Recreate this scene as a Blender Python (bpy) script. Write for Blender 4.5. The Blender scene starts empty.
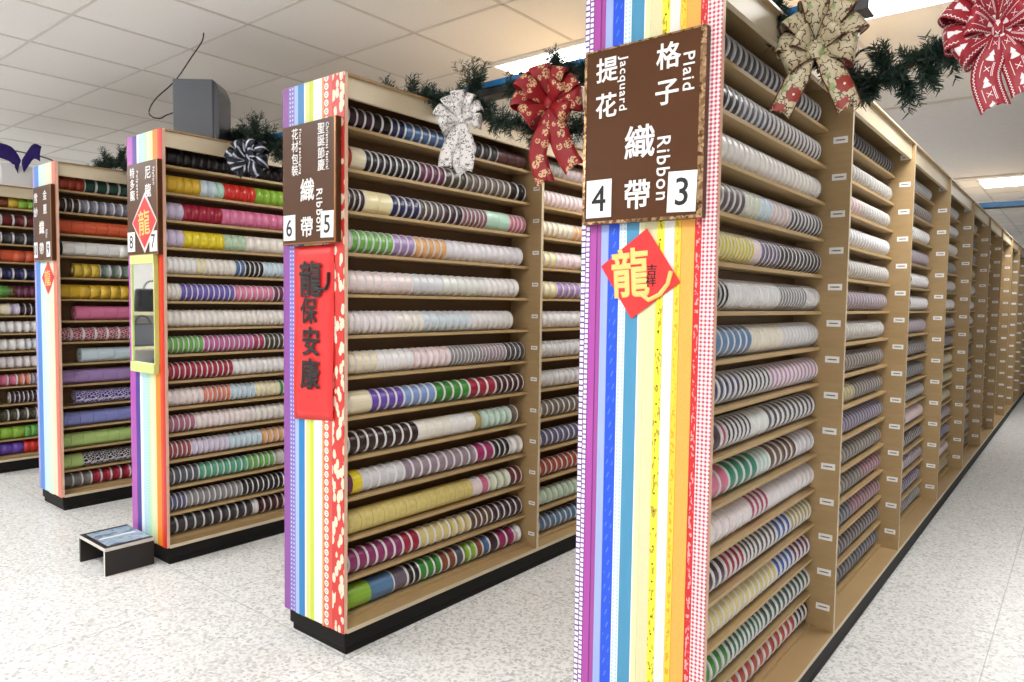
import bpy, math, random
from mathutils import Vector, Matrix
PI = math.pi
C = bpy.context.scene.collection
scene = bpy.context.scene

# ------------------------------------------------------------------ camera
CAM = Vector((0.7825, -1.62428, 1.33282)); YAW, PITCH, ROLL, FPX = 0.68001, -0.05418, 0.01383, 709.04
_f = Vector((-math.sin(YAW)*math.cos(PITCH), math.cos(YAW)*math.cos(PITCH), math.sin(PITCH)))
_r = Vector((math.cos(YAW), math.sin(YAW), 0.0)); _u = _r.cross(_f)
RT = _r*math.cos(ROLL) + _u*math.sin(ROLL); UP = _u*math.cos(ROLL) - _r*math.sin(ROLL)
cd = bpy.data.cameras.new('camera'); cam = bpy.data.objects.new('camera', cd); C.objects.link(cam)
cd.sensor_fit = 'HORIZONTAL'; cd.sensor_width = 36.0; cd.lens = FPX/1024*36.0
cd.clip_start = 0.05; cd.clip_end = 100
cam.matrix_world = Matrix(((RT.x, UP.x, -_f.x, CAM.x), (RT.y, UP.y, -_f.y, CAM.y), (RT.z, UP.z, -_f.z, CAM.z), (0, 0, 0, 1)))
scene.camera = cam

# ------------------------------------------------------------------ world, exposure
w = bpy.data.worlds.new('world'); scene.world = w; w.use_nodes = True
w.node_tree.nodes['Background'].inputs[0].default_value = (0.9, 0.92, 1.0, 1)
w.node_tree.nodes['Background'].inputs[1].default_value = 0.3
vs = scene.view_settings
scene.display_settings.display_device = 'sRGB'
vs.view_transform = 'Standard'; vs.look = 'None'; vs.exposure = 0.42; vs.gamma = 1.0
vs.use_curve_mapping = False
LAMP_W = 27.0            # power of every ceiling lamp
LAMP_GLOW = 6.0          # brightness of the diffusers themselves
LAMP_COL = (1.0, 0.992, 0.985)
LIGHTS = [(-1.44, 1.92), (0.375, 1.92)]
LIGHTS += [(x, y) for y in (-1.71, -4.13) for x in (-6.885, -3.255, 0.375)]
LIGHTS += [(0.375, 8.0), (-3.255, 8.0), (-3.255, 11.65)]
LIGHTS += [(x, 5.0) for x in (-6.885, -5.07, -3.255)]

# ------------------------------------------------------------------ sizes of the place
H = 2.15; Z0 = 0.0954; WID = 0.3819; L = 1.18992; CEIL = 2.75
RX = {'A': 0.0906, 'B': -1.3173, 'C': -2.7180, 'D': -4.0982, 'E': -5.4832}
INSET = {'A': 0.085, 'B': 0.07, 'C': 0.075, 'D': 0.075, 'E': 0.075}
BAYS = {'A': 11, 'B': 3, 'C': 3, 'D': 3, 'E': 3}
NUM = {'A': '3', 'B': '5', 'C': '7', 'D': '9', 'E': '11'}
Z15 = [0.10] + [0.235 + 0.1352*k for k in range(14)]; Z15 = Z15[::-1]
Z13 = [0.10] + [0.257 + 0.157*k for k in range(12)]; Z13 = Z13[::-1]
ZS = {'A': Z15, 'B': Z13, 'C': Z15, 'D': Z15, 'E': Z15}

# ------------------------------------------------------------------ materials
def srgb(h):
    h = h.lstrip('#'); v = [int(h[i:i+2], 16)/255 for i in (0, 2, 4)]
    return tuple(c/12.92 if c <= 0.04045 else ((c+0.055)/1.055)**2.4 for c in v) + (1.0,)

class NT:
    def __init__(s, name, rough=0.5, metal=0.0, spec=0.5):
        s.m = bpy.data.materials.new(name); s.m.use_nodes = True
        s.t = s.m.node_tree; s.b = s.t.nodes['Principled BSDF']
        s.b.inputs['Roughness'].default_value = rough; s.b.inputs['Metallic'].default_value = metal
        s.b.inputs['Specular IOR Level'].default_value = spec
    def n(s, typ, **kw):
        nd = s.t.nodes.new(typ)
        for k, v in kw.items(): setattr(nd, k, v)
        return nd
    def put(s, v, sock):
        if hasattr(v, 'is_output') or isinstance(v, bpy.types.NodeSocket): s.t.links.new(v, sock)
        else: sock.default_value = v
    def coord(s, which='Object'): return s.n('ShaderNodeTexCoord').outputs[which]
    def sep(s, v):
        nd = s.n('ShaderNodeSeparateXYZ'); s.put(v, nd.inputs[0]); return nd.outputs
    def math(s, op, a, b=0.0, c=0.0):
        nd = s.n('ShaderNodeMath', operation=op); s.put(a, nd.inputs[0]); s.put(b, nd.inputs[1]); s.put(c, nd.inputs[2]); return nd.outputs[0]
    def mix(s, f, a, b):
        nd = s.n('ShaderNodeMix', data_type='RGBA'); s.put(f, nd.inputs['Factor']); s.put(a, nd.inputs['A']); s.put(b, nd.inputs['B']); return nd.outputs['Result']
    def noise(s, vec, scale, detail=3.0, rough=0.5):
        nd = s.n('ShaderNodeTexNoise'); s.put(vec, nd.inputs['Vector']); nd.inputs['Scale'].default_value = scale
        nd.inputs['Detail'].default_value = detail; nd.inputs['Roughness'].default_value = rough; return nd.outputs['Fac']
    def voro(s, vec, scale, feature='F1', out='Distance'):
        nd = s.n('ShaderNodeTexVoronoi', feature=feature); s.put(vec, nd.inputs['Vector']); nd.inputs['Scale'].default_value = scale; return nd.outputs[out]
    def scale(s, vec, xyz):
        nd = s.n('ShaderNodeMapping'); s.put(vec, nd.inputs[0]); nd.inputs['Scale'].default_value = xyz; return nd.outputs[0]
    def ramp(s, f, stops):
        nd = s.n('ShaderNodeValToRGB'); s.put(f, nd.inputs[0]); e = nd.color_ramp.elements
        while len(e) < len(stops): e.new(0.5)
        for k, (p, c) in enumerate(stops): e[k].position = p; e[k].color = c
        return nd.outputs[0]
    def col(s, v): s.put(v, s.b.inputs['Base Color']); return s
    def bump(s, h, strength=0.3, dist=0.002):
        nd = s.n('ShaderNodeBump'); s.put(h, nd.inputs['Height']); nd.inputs['Strength'].default_value = strength; nd.inputs['Distance'].default_value = dist
        s.t.links.new(nd.outputs[0], s.b.inputs['Normal']); return s

_mc = {}
def plain(name, hexc, rough=0.5, metal=0.0, spec=0.5):
    k = (name, hexc)
    if k not in _mc:
        t = NT(name, rough, metal, spec); c = srgb(hexc)
        f = t.noise(t.coord(), 18.0, 2.0)
        t.col(t.mix(f, tuple(x*0.94 for x in c[:3])+(1,), tuple(min(1, x*1.05) for x in c[:3])+(1,)))
        _mc[k] = t.m
    return _mc[k]

def wood(name, c1, c2, sc=(6, 1.2, 40), rough=0.45):
    t = NT(name, rough); v = t.scale(t.coord(), sc)
    f = t.noise(v, 1.6, 5.0, 0.6); g = t.noise(t.coord(), 3.0, 2.0)
    a = t.mix(f, srgb(c1), srgb(c2)); t.col(t.mix(t.math('MULTIPLY', g, 0.3), a, srgb('#8f7248'))); t.bump(f, 0.06)
    return t.m

M = {}
M['wood'] = wood('shelf_wood', '#a5875c', '#c0a57a')
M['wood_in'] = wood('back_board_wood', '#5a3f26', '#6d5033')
M['edge'] = wood('edge_wood', '#d8c8a8', '#e6dac0', (2, 2, 12)); M['sedge'] = wood('shelf_edge_wood', '#b89a6a', '#ccb083', (2, 2, 12))
M['kick'] = plain('black_plinth', '#171513', 0.6, 0, 0.2)
M['white'] = plain('white_plastic', '#f0eef0', 0.35)
M['flange'] = plain('clear_white_plastic', '#ebe9ed', 0.25)
M['black'] = plain('black_plastic', '#141416', 0.4)
M['ink'] = plain('black_ink', '#141214', 0.5)
M['letter'] = plain('white_lettering', '#f7f5f4', 0.4)
M['board'] = plain('brown_acrylic', '#54331c', 0.34, 0, 0.2)
M['card'] = plain('white_card', '#f6f6f8', 0.5)
M['kraft'] = plain('card_tube', '#cdbd9d', 0.7)
M['wallp'] = plain('wall_paint', '#efedea', 0.8)
M['gyp'] = plain('grey_ceiling_board', '#eceae9', 0.8)
M['wire'] = plain('dark_wire', '#2b2826', 0.5)

def m_floor():
    t = NT('speckled_vinyl_tile', 0.32); v = t.coord()
    s = t.sep(v)
    a = t.voro(v, 95.0, 'F1', 'Color'); sa = t.sep(a)
    n = t.noise(v, 70.0, 4.0, 0.7); n2 = t.noise(v, 1.2, 2.0)
    base = t.mix(n2, srgb('#efefed'), srgb('#f6f6f5'))
    f1 = t.math('GREATER_THAN', sa[0], 0.62)
    c = t.mix(t.math('MULTIPLY', f1, 0.55), base, srgb('#c9cac8'))
    f2 = t.math('GREATER_THAN', sa[1], 0.88)
    c = t.mix(t.math('MULTIPLY', f2, 0.6), c, srgb('#a3a6a5'))
    c = t.mix(t.math('MULTIPLY', t.math('GREATER_THAN', n, 0.58), 0.35), c, srgb('#b9bab8'))
    sx = t.math('FRACT', t.math('ADD', t.math('DIVIDE', s[0], 0.92), 0.412)); sy = t.math('FRACT', t.math('DIVIDE', s[1], 0.92))
    seam = t.math('MAXIMUM', t.math('LESS_THAN', sx, 0.005), t.math('LESS_THAN', sy, 0.005))
    c = t.mix(t.math('MULTIPLY', seam, 0.45), c, srgb('#77797a')); t.col(c)
    return t.m
M['floor'] = m_floor()
def m_ceil():
    t = NT('ceiling_tile', 0.9); v = t.coord(); s = t.sep(v)
    cx = t.math('FLOOR', t.math('DIVIDE', t.math('ADD', s[0], 3.255), 0.605)); cy = t.math('FLOOR', t.math('DIVIDE', t.math('ADD', s[1], 0.195), 0.605))
    cmb = t.n('ShaderNodeCombineXYZ'); t.put(cx, cmb.inputs[0]); t.put(cy, cmb.inputs[1])
    wn = t.n('ShaderNodeTexWhiteNoise', noise_dimensions='2D'); t.put(cmb.outputs[0], wn.inputs['Vector'])
    c = t.mix(wn.outputs['Value'], srgb('#f0eeea'), srgb('#f7f5f2'))
    n = t.noise(v, 130.0, 3.0, 0.7)
    c = t.mix(t.math('MULTIPLY', t.math('GREATER_THAN', n, 0.6), 0.25), c, srgb('#dcd8d1')); t.col(c); t.bump(n, 0.15)
    return t.m
M['ceil'] = m_ceil()
M['tbar'] = plain('grid_bar', '#dcd8d2', 0.6)

# ------------------------------------------------------------------ mesh helpers
class MB:
    def __init__(s): s.v = []; s.f = []; s.mi = []; s.uv = {}
    def quad(s, a, b, c, d, mi=0):
        i = len(s.v); s.v += [tuple(a), tuple(b), tuple(c), tuple(d)]; s.f.append((i, i+1, i+2, i+3)); s.mi.append(mi)
    def box(s, x0, y0, z0, x1, y1, z1, mi=0, edge=None):
        """edge: {face: slot}; faces -x +x -y +y -z +z"""
        i = len(s.v)
        s.v += [(x0, y0, z0), (x1, y0, z0), (x1, y1, z0), (x0, y1, z0), (x0, y0, z1), (x1, y0, z1), (x1, y1, z1), (x0, y1, z1)]
        for nm, f in (('-z', (0, 3, 2, 1)), ('+z', (4, 5, 6, 7)), ('-y', (0, 1, 5, 4)), ('+x', (1, 2, 6, 5)), ('+y', (2, 3, 7, 6)), ('-x', (3, 0, 4, 7))):
            s.f.append(tuple(i+k for k in f)); s.mi.append((edge or {}).get(nm, mi))
        return s
    def prism(s, poly, y0, y1, mi=0):
        """poly: list of (x, z) counter-clockwise seen from -y"""
        i = len(s.v); n = len(poly)
        s.v += [(x, y0, z) for x, z in poly] + [(x, y1, z) for x, z in poly]
        s.f.append(tuple(range(i, i+n))); s.mi.append(mi)
        s.f.append(tuple(range(i+2*n-1, i+n-1, -1))); s.mi.append(mi)
        for k in range(n):
            j = (k+1) % n
            s.f.append((i+k, i+n+k, i+n+j, i+j)); s.mi.append(mi)
        return s
    def lathe(s, prof, seg, mi=0, axis='y', origin=(0, 0, 0), close=False):
        """prof: (r, h) list; revolve round an axis"""
        i = len(s.v); n = len(prof)
        for r, h in prof:
            for k in range(seg):
                a = 2*PI*k/seg; c, d = r*math.cos(a), r*math.sin(a)
                p = (c, h, d) if axis == 'y' else (c, d, h) if axis == 'z' else (h, c, d)
                s.v.append((p[0]+origin[0], p[1]+origin[1], p[2]+origin[2]))
        for q in range(n if close else n-1):
            q2 = (q+1) % n
            for k in range(seg):
                k2 = (k+1) % seg
                f = (i+q*seg+k, i+q*seg+k2, i+q2*seg+k2, i+q2*seg+k)
                s.f.append(f if axis != 'y' else f[::-1]); s.mi.append(mi)
        return s
    def tube(s, pts, r, seg=8, mi=0):
        pts = [Vector(p) for p in pts]; i = len(s.v); n = len(pts)
        for k, p in enumerate(pts):
            d = (pts[min(k+1, n-1)] - pts[max(k-1, 0)]).normalized()
            a = d.cross(Vector((0, 0, 1)));  a = a if a.length > 1e-3 else Vector((1, 0, 0)); a.normalize(); b = d.cross(a)
            for q in range(seg):
                t = 2*PI*q/seg; s.v.append(tuple(p + a*r*math.cos(t) + b*r*math.sin(t)))
        for k in range(n-1):
            for q in range(seg):
                q2 = (q+1) % seg; s.f.append((i+k*seg+q, i+k*seg+q2, i+(k+1)*seg+q2, i+(k+1)*seg+q)); s.mi.append(mi)
        s.f.append(tuple(i+q for q in range(seg))[::-1]); s.mi.append(mi)
        s.f.append(tuple(i+(n-1)*seg+q for q in range(seg))); s.mi.append(mi)
        return s
    def mesh(s, name, mats, smooth=False, fix=False):
        me = bpy.data.meshes.new(name); me.from_pydata(s.v, [], s.f)
        for m in (mats if isinstance(mats, (list, tuple)) else [mats]): me.materials.append(m)
        if any(s.mi): me.polygons.foreach_set('material_index', s.mi)
        if smooth: me.polygons.foreach_set('use_smooth', [True]*len(s.f))
        if s.uv:
            ul = me.uv_layers.new(name='UVMap')
            for lp in me.loops: ul.data[lp.index].uv = s.uv.get(lp.vertex_index, (0, 0))
        me.update(); return me
    def build(s, name, mats, parent=None, smooth=False):
        return link(name, s.mesh(name, mats, smooth), parent)

def link(name, data, parent=None, loc=None):
    o = bpy.data.objects.new(name, data); C.objects.link(o)
    if parent: o.parent = parent
    if loc: o.location = loc
    return o
def tag(o, label, cat, group=None, kind=None):
    o['label'] = label; o['category'] = cat
    if group: o['group'] = group
    if kind: o['kind'] = kind
    return o
def empty(name, loc, label, cat, group=None, rz=0.0):
    o = link(name, None, None, loc); o.rotation_euler = (0, 0, rz); o.empty_display_size = 0.05
    return tag(o, label, cat, group)
def struct(o): o['kind'] = 'structure'; return o
def bevel(o, wd, seg=2):
    m = o.modifiers.new('bevel', 'BEVEL'); m.width = wd; m.segments = seg; m.limit_method = 'ANGLE'; return o

_dg = None
def text(body, size, x, z, y, mat, parent, name='lettering', bold=0.0, rot=0.0, depth=0.0008, sx=1.0, spacing=1.0):
    """writing that stands upright in the x-z plane and faces -y"""
    cu = bpy.data.curves.new(name, 'FONT'); cu.body = body; cu.size = size; cu.align_x = 'CENTER'; cu.align_y = 'CENTER'
    cu.bevel_depth = bold*size; cu.bevel_resolution = 0; cu.extrude = depth; cu.resolution_u = 3; cu.space_character = spacing
    t = bpy.data.objects.new(name, cu); C.objects.link(t)
    dg = bpy.context.evaluated_depsgraph_get(); me = bpy.data.meshes.new_from_object(t.evaluated_get(dg))
    bpy.data.objects.remove(t); bpy.data.curves.remove(cu)
    if me.vertices:
        xs = [v.co.x for v in me.vertices]; ys = [v.co.y for v in me.vertices]; cx, cy = (min(xs)+max(xs))/2, (min(ys)+max(ys))/2
    else: cx = cy = 0
    ca, sa = math.cos(rot), math.sin(rot)
    for v in me.vertices:
        a, b, c = (v.co.x-cx)*sx, v.co.y-cy, v.co.z*depth/(depth+bold*size)
        v.co = (a*ca - b*sa, -c, a*sa + b*ca)
    me.materials.clear(); me.materials.append(mat); me.update()
    return link(name, me, parent, (x, y, z))

# ------------------------------------------------------------------ the room
X0, X1, Y0, Y1 = -9.5, 3.6, -6.2, 14.6
struct(MB().box(X0, Y0, -0.1, X1, Y1, 0).build('floor', M['floor']))
gy0, gy1 = 4.04, 7.45
cm = MB()
cm.box(X0, Y0, CEIL, X1, gy0, CEIL+0.05); cm.box(X0, gy1, CEIL, X1, Y1, CEIL+0.05)
struct(cm.build('ceiling', M['ceil']))
struct(MB().box(X0, gy0, CEIL-0.002, X1, gy1, CEIL+0.05).build('trim_1', M['gyp']))
tb = MB()
k = -12
for k in range(-20, 20):
    x = -3.255 + 0.605*k
    if X0 < x < X1:
        tb.box(x-0.008, Y0, CEIL-0.004, x+0.008, gy0, CEIL+0.001); tb.box(x-0.008, gy1, CEIL-0.004, x+0.008, Y1, CEIL+0.001)
for k in range(-10, 26):
    y = -0.195 + 0.605*k
    if Y0 < y < Y1 and not (gy0+0.05 < y < gy1): tb.box(X0, y-0.008, CEIL-0.004, X1, y+0.008, CEIL+0.001)
tb.box(X0, gy1-0.015, CEIL-0.02, X1, gy1+0.015, CEIL+0.001); tb.box(X0, gy0-0.015, CEIL-0.012, X1, gy0+0.015, CEIL+0.001)
struct(tb.build('trim_2', M['tbar']))
struct(MB().box(X0-0.1, Y0, 0, X0, Y1, CEIL).build('wall_left', M['wallp']))
struct(MB().box(X1, Y0, 0, X1+0.1, Y1, CEIL).build('wall_right', M['wallp']))
struct(MB().box(X0, Y1, 0, X1, Y1+0.1, CEIL).build('wall_back', M['wallp']))
struct(MB().box(X0, Y0-0.1, 0, X1, Y0, CEIL).build('wall_front', M['wallp']))
for nm, b in (('left', (X0, Y0, 0, X0+0.012, Y1, 0.1)), ('right', (X1-0.012, Y0, 0, X1, Y1, 0.1)), ('back', (X0, Y1-0.012, 0, X1, Y1, 0.1)), ('front', (X0, Y0, 0, X1, Y0+0.012, 0.1))):
    struct(MB().box(*b).build('baseboard_'+nm, M['kick']))

# ceiling lamps
t = NT('lamp_diffuser', 0.4); t.b.inputs['Base Color'].default_value = (0.95, 0.95, 0.93, 1)
t.b.inputs['Emission Color'].default_value = LAMP_COL+(1,); t.b.inputs['Emission Strength'].default_value = LAMP_GLOW
s = t.sep(t.coord()); wv = t.math('ABSOLUTE', t.math('SINE', t.math('MULTIPLY', s[0], 60.0)))
t.put(t.math('MULTIPLY', t.math('ADD', 0.75, t.math('MULTIPLY', wv, 0.25)), LAMP_GLOW), t.b.inputs['Emission Strength']); M['diff'] = t.m
fr = MB(); fw = 0.022; a, b = 0.60, 0.30
fr.box(-a, -b, -0.012, a, -b+fw, 0.0); fr.box(-a, b-fw, -0.012, a, b, 0.0); fr.box(-a, -b+fw, -0.012, -a+fw, b-fw, 0.0); fr.box(a-fw, -b+fw, -0.012, a, b-fw, 0.0)
fr_me = fr.mesh('frame', M['white']); df_me = MB().box(-a+fw, -b+fw, -0.008, a-fw, b-fw, -0.001).mesh('diffuser', M['diff'])
al = bpy.data.lights.new('lamp_tubes', 'AREA'); al.shape = 'RECTANGLE'; al.size = 1.1; al.size_y = 0.5; al.energy = LAMP_W; al.color = LAMP_COL
LAB = {(-1.44, 1.92): 'glowing rectangular ceiling lamp above the red gold-patterned bow and garland', (0.375, 1.92): 'glowing rectangular ceiling lamp above the cream floral bow, past the blue bar',
       (0.375, 8.0): 'small far ceiling lamp beyond the plain grey ceiling strip'}
for (x, y) in LIGHTS:
    lab = LAB.get((x, y), 'rectangular ceiling lamp set in the tile grid, out of the picture')
    o = empty('ceiling_lamp', (x, y, CEIL-0.006), lab, 'ceiling lamp', 'ceiling lamps')
    link('frame', fr_me, o); link('diffuser', df_me, o)
    lo = link('lamp_tubes', al, o, (0, 0, -0.02))
# ------------------------------------------------------------------ ribbon colours
COL = {}
for ent in '''black #17161a|blush pink #ecd2d2|brick red #b8452f|bright yellow #ecd733|brown #5f4231|brown plum #5b3a3a|charcoal #3c3b40|coral orange #d9603f|cornflower blue #7f9fd4|cream #e9d7a8|crimson #a31f3a|dark brown #33211d|dark grey #4b4a50|dark maroon #43191e|dark olive #474433|dark plum #3a2231|dark taupe #574b4a|denim blue #5b82ab|dusty mauve #8d5a68|dusty pink #c9a0a2|dusty red #a34b56|emerald green #1f8467|forest green #2f6a4a|gold #d9b93f|gold cream #dccb88|gold floral #ddcb78|golden yellow #e2b93a|green #3a8f35|grey plum #6f6272|ice blue #cdd6e4|indigo grey #5a5b85|ivory #ece5d6|khaki #b7a86c|lavender #b9a6d6|lavender grey #b6afc2|lavender white #dcd7e6|leaf green #6fb255|lilac #a98cc4|lime green #92bf42|magenta #a62a6c|magenta plum #8f3268|maroon #6a2228|mauve grey #9b8a98|mauve white #dccfd6|mint green #8fcdb0|mint white #dde6dd|navy #262a5a|orchid #c0629c|orchid pink #c58bb4|pale blue #b4d3e4|pale green #c0cfa0|pale grey #d6d5d8|pale lime #b4d080|pale pink #efc5cd|pale teal #8fc0b4|pale yellow #eddd90|peach #e9b27a|pearl grey #dbd9dc|periwinkle #8c92d2|pewter grey #8b8a8e|pine green #31554a|pink #e07ea6|pinkish white #eadde2|plum #6b3050|purple #6b4bb0|purple grey #6f6280|raspberry #b03a62|red #d8342c|rose mauve #b06a86|rose pink #d2708f|rose white #e6cfd2|royal blue #3a5aa6|rust brown #8a4a2c|rust red #a6402c|sage green #94bd90|salmon #e0846e|silver #b9b9c0|sky blue #9ccae6|slate #565a68|steel blue #4a6f9f|stone grey #a8a298|taupe #6f655c|teal green #55a98a|violet #6a5ab8|white #f3f2f3|yellow #dccb3f|black lattice #211d22|crimson lattice #a3203c|green lattice #1f5a3e|navy lattice #2a2e5e|purple lattice #43308f'''.split('|'):
    nm, hx = ent.rsplit(' ', 1); rgb = [int(hx[q:q+2], 16) for q in (1, 3, 5)]
    if min(rgb) > 140: rgb = [int(q+(255-q)*.38) for q in rgb]
    COL[nm] = '#%02x%02x%02x' % tuple(rgb)
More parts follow.
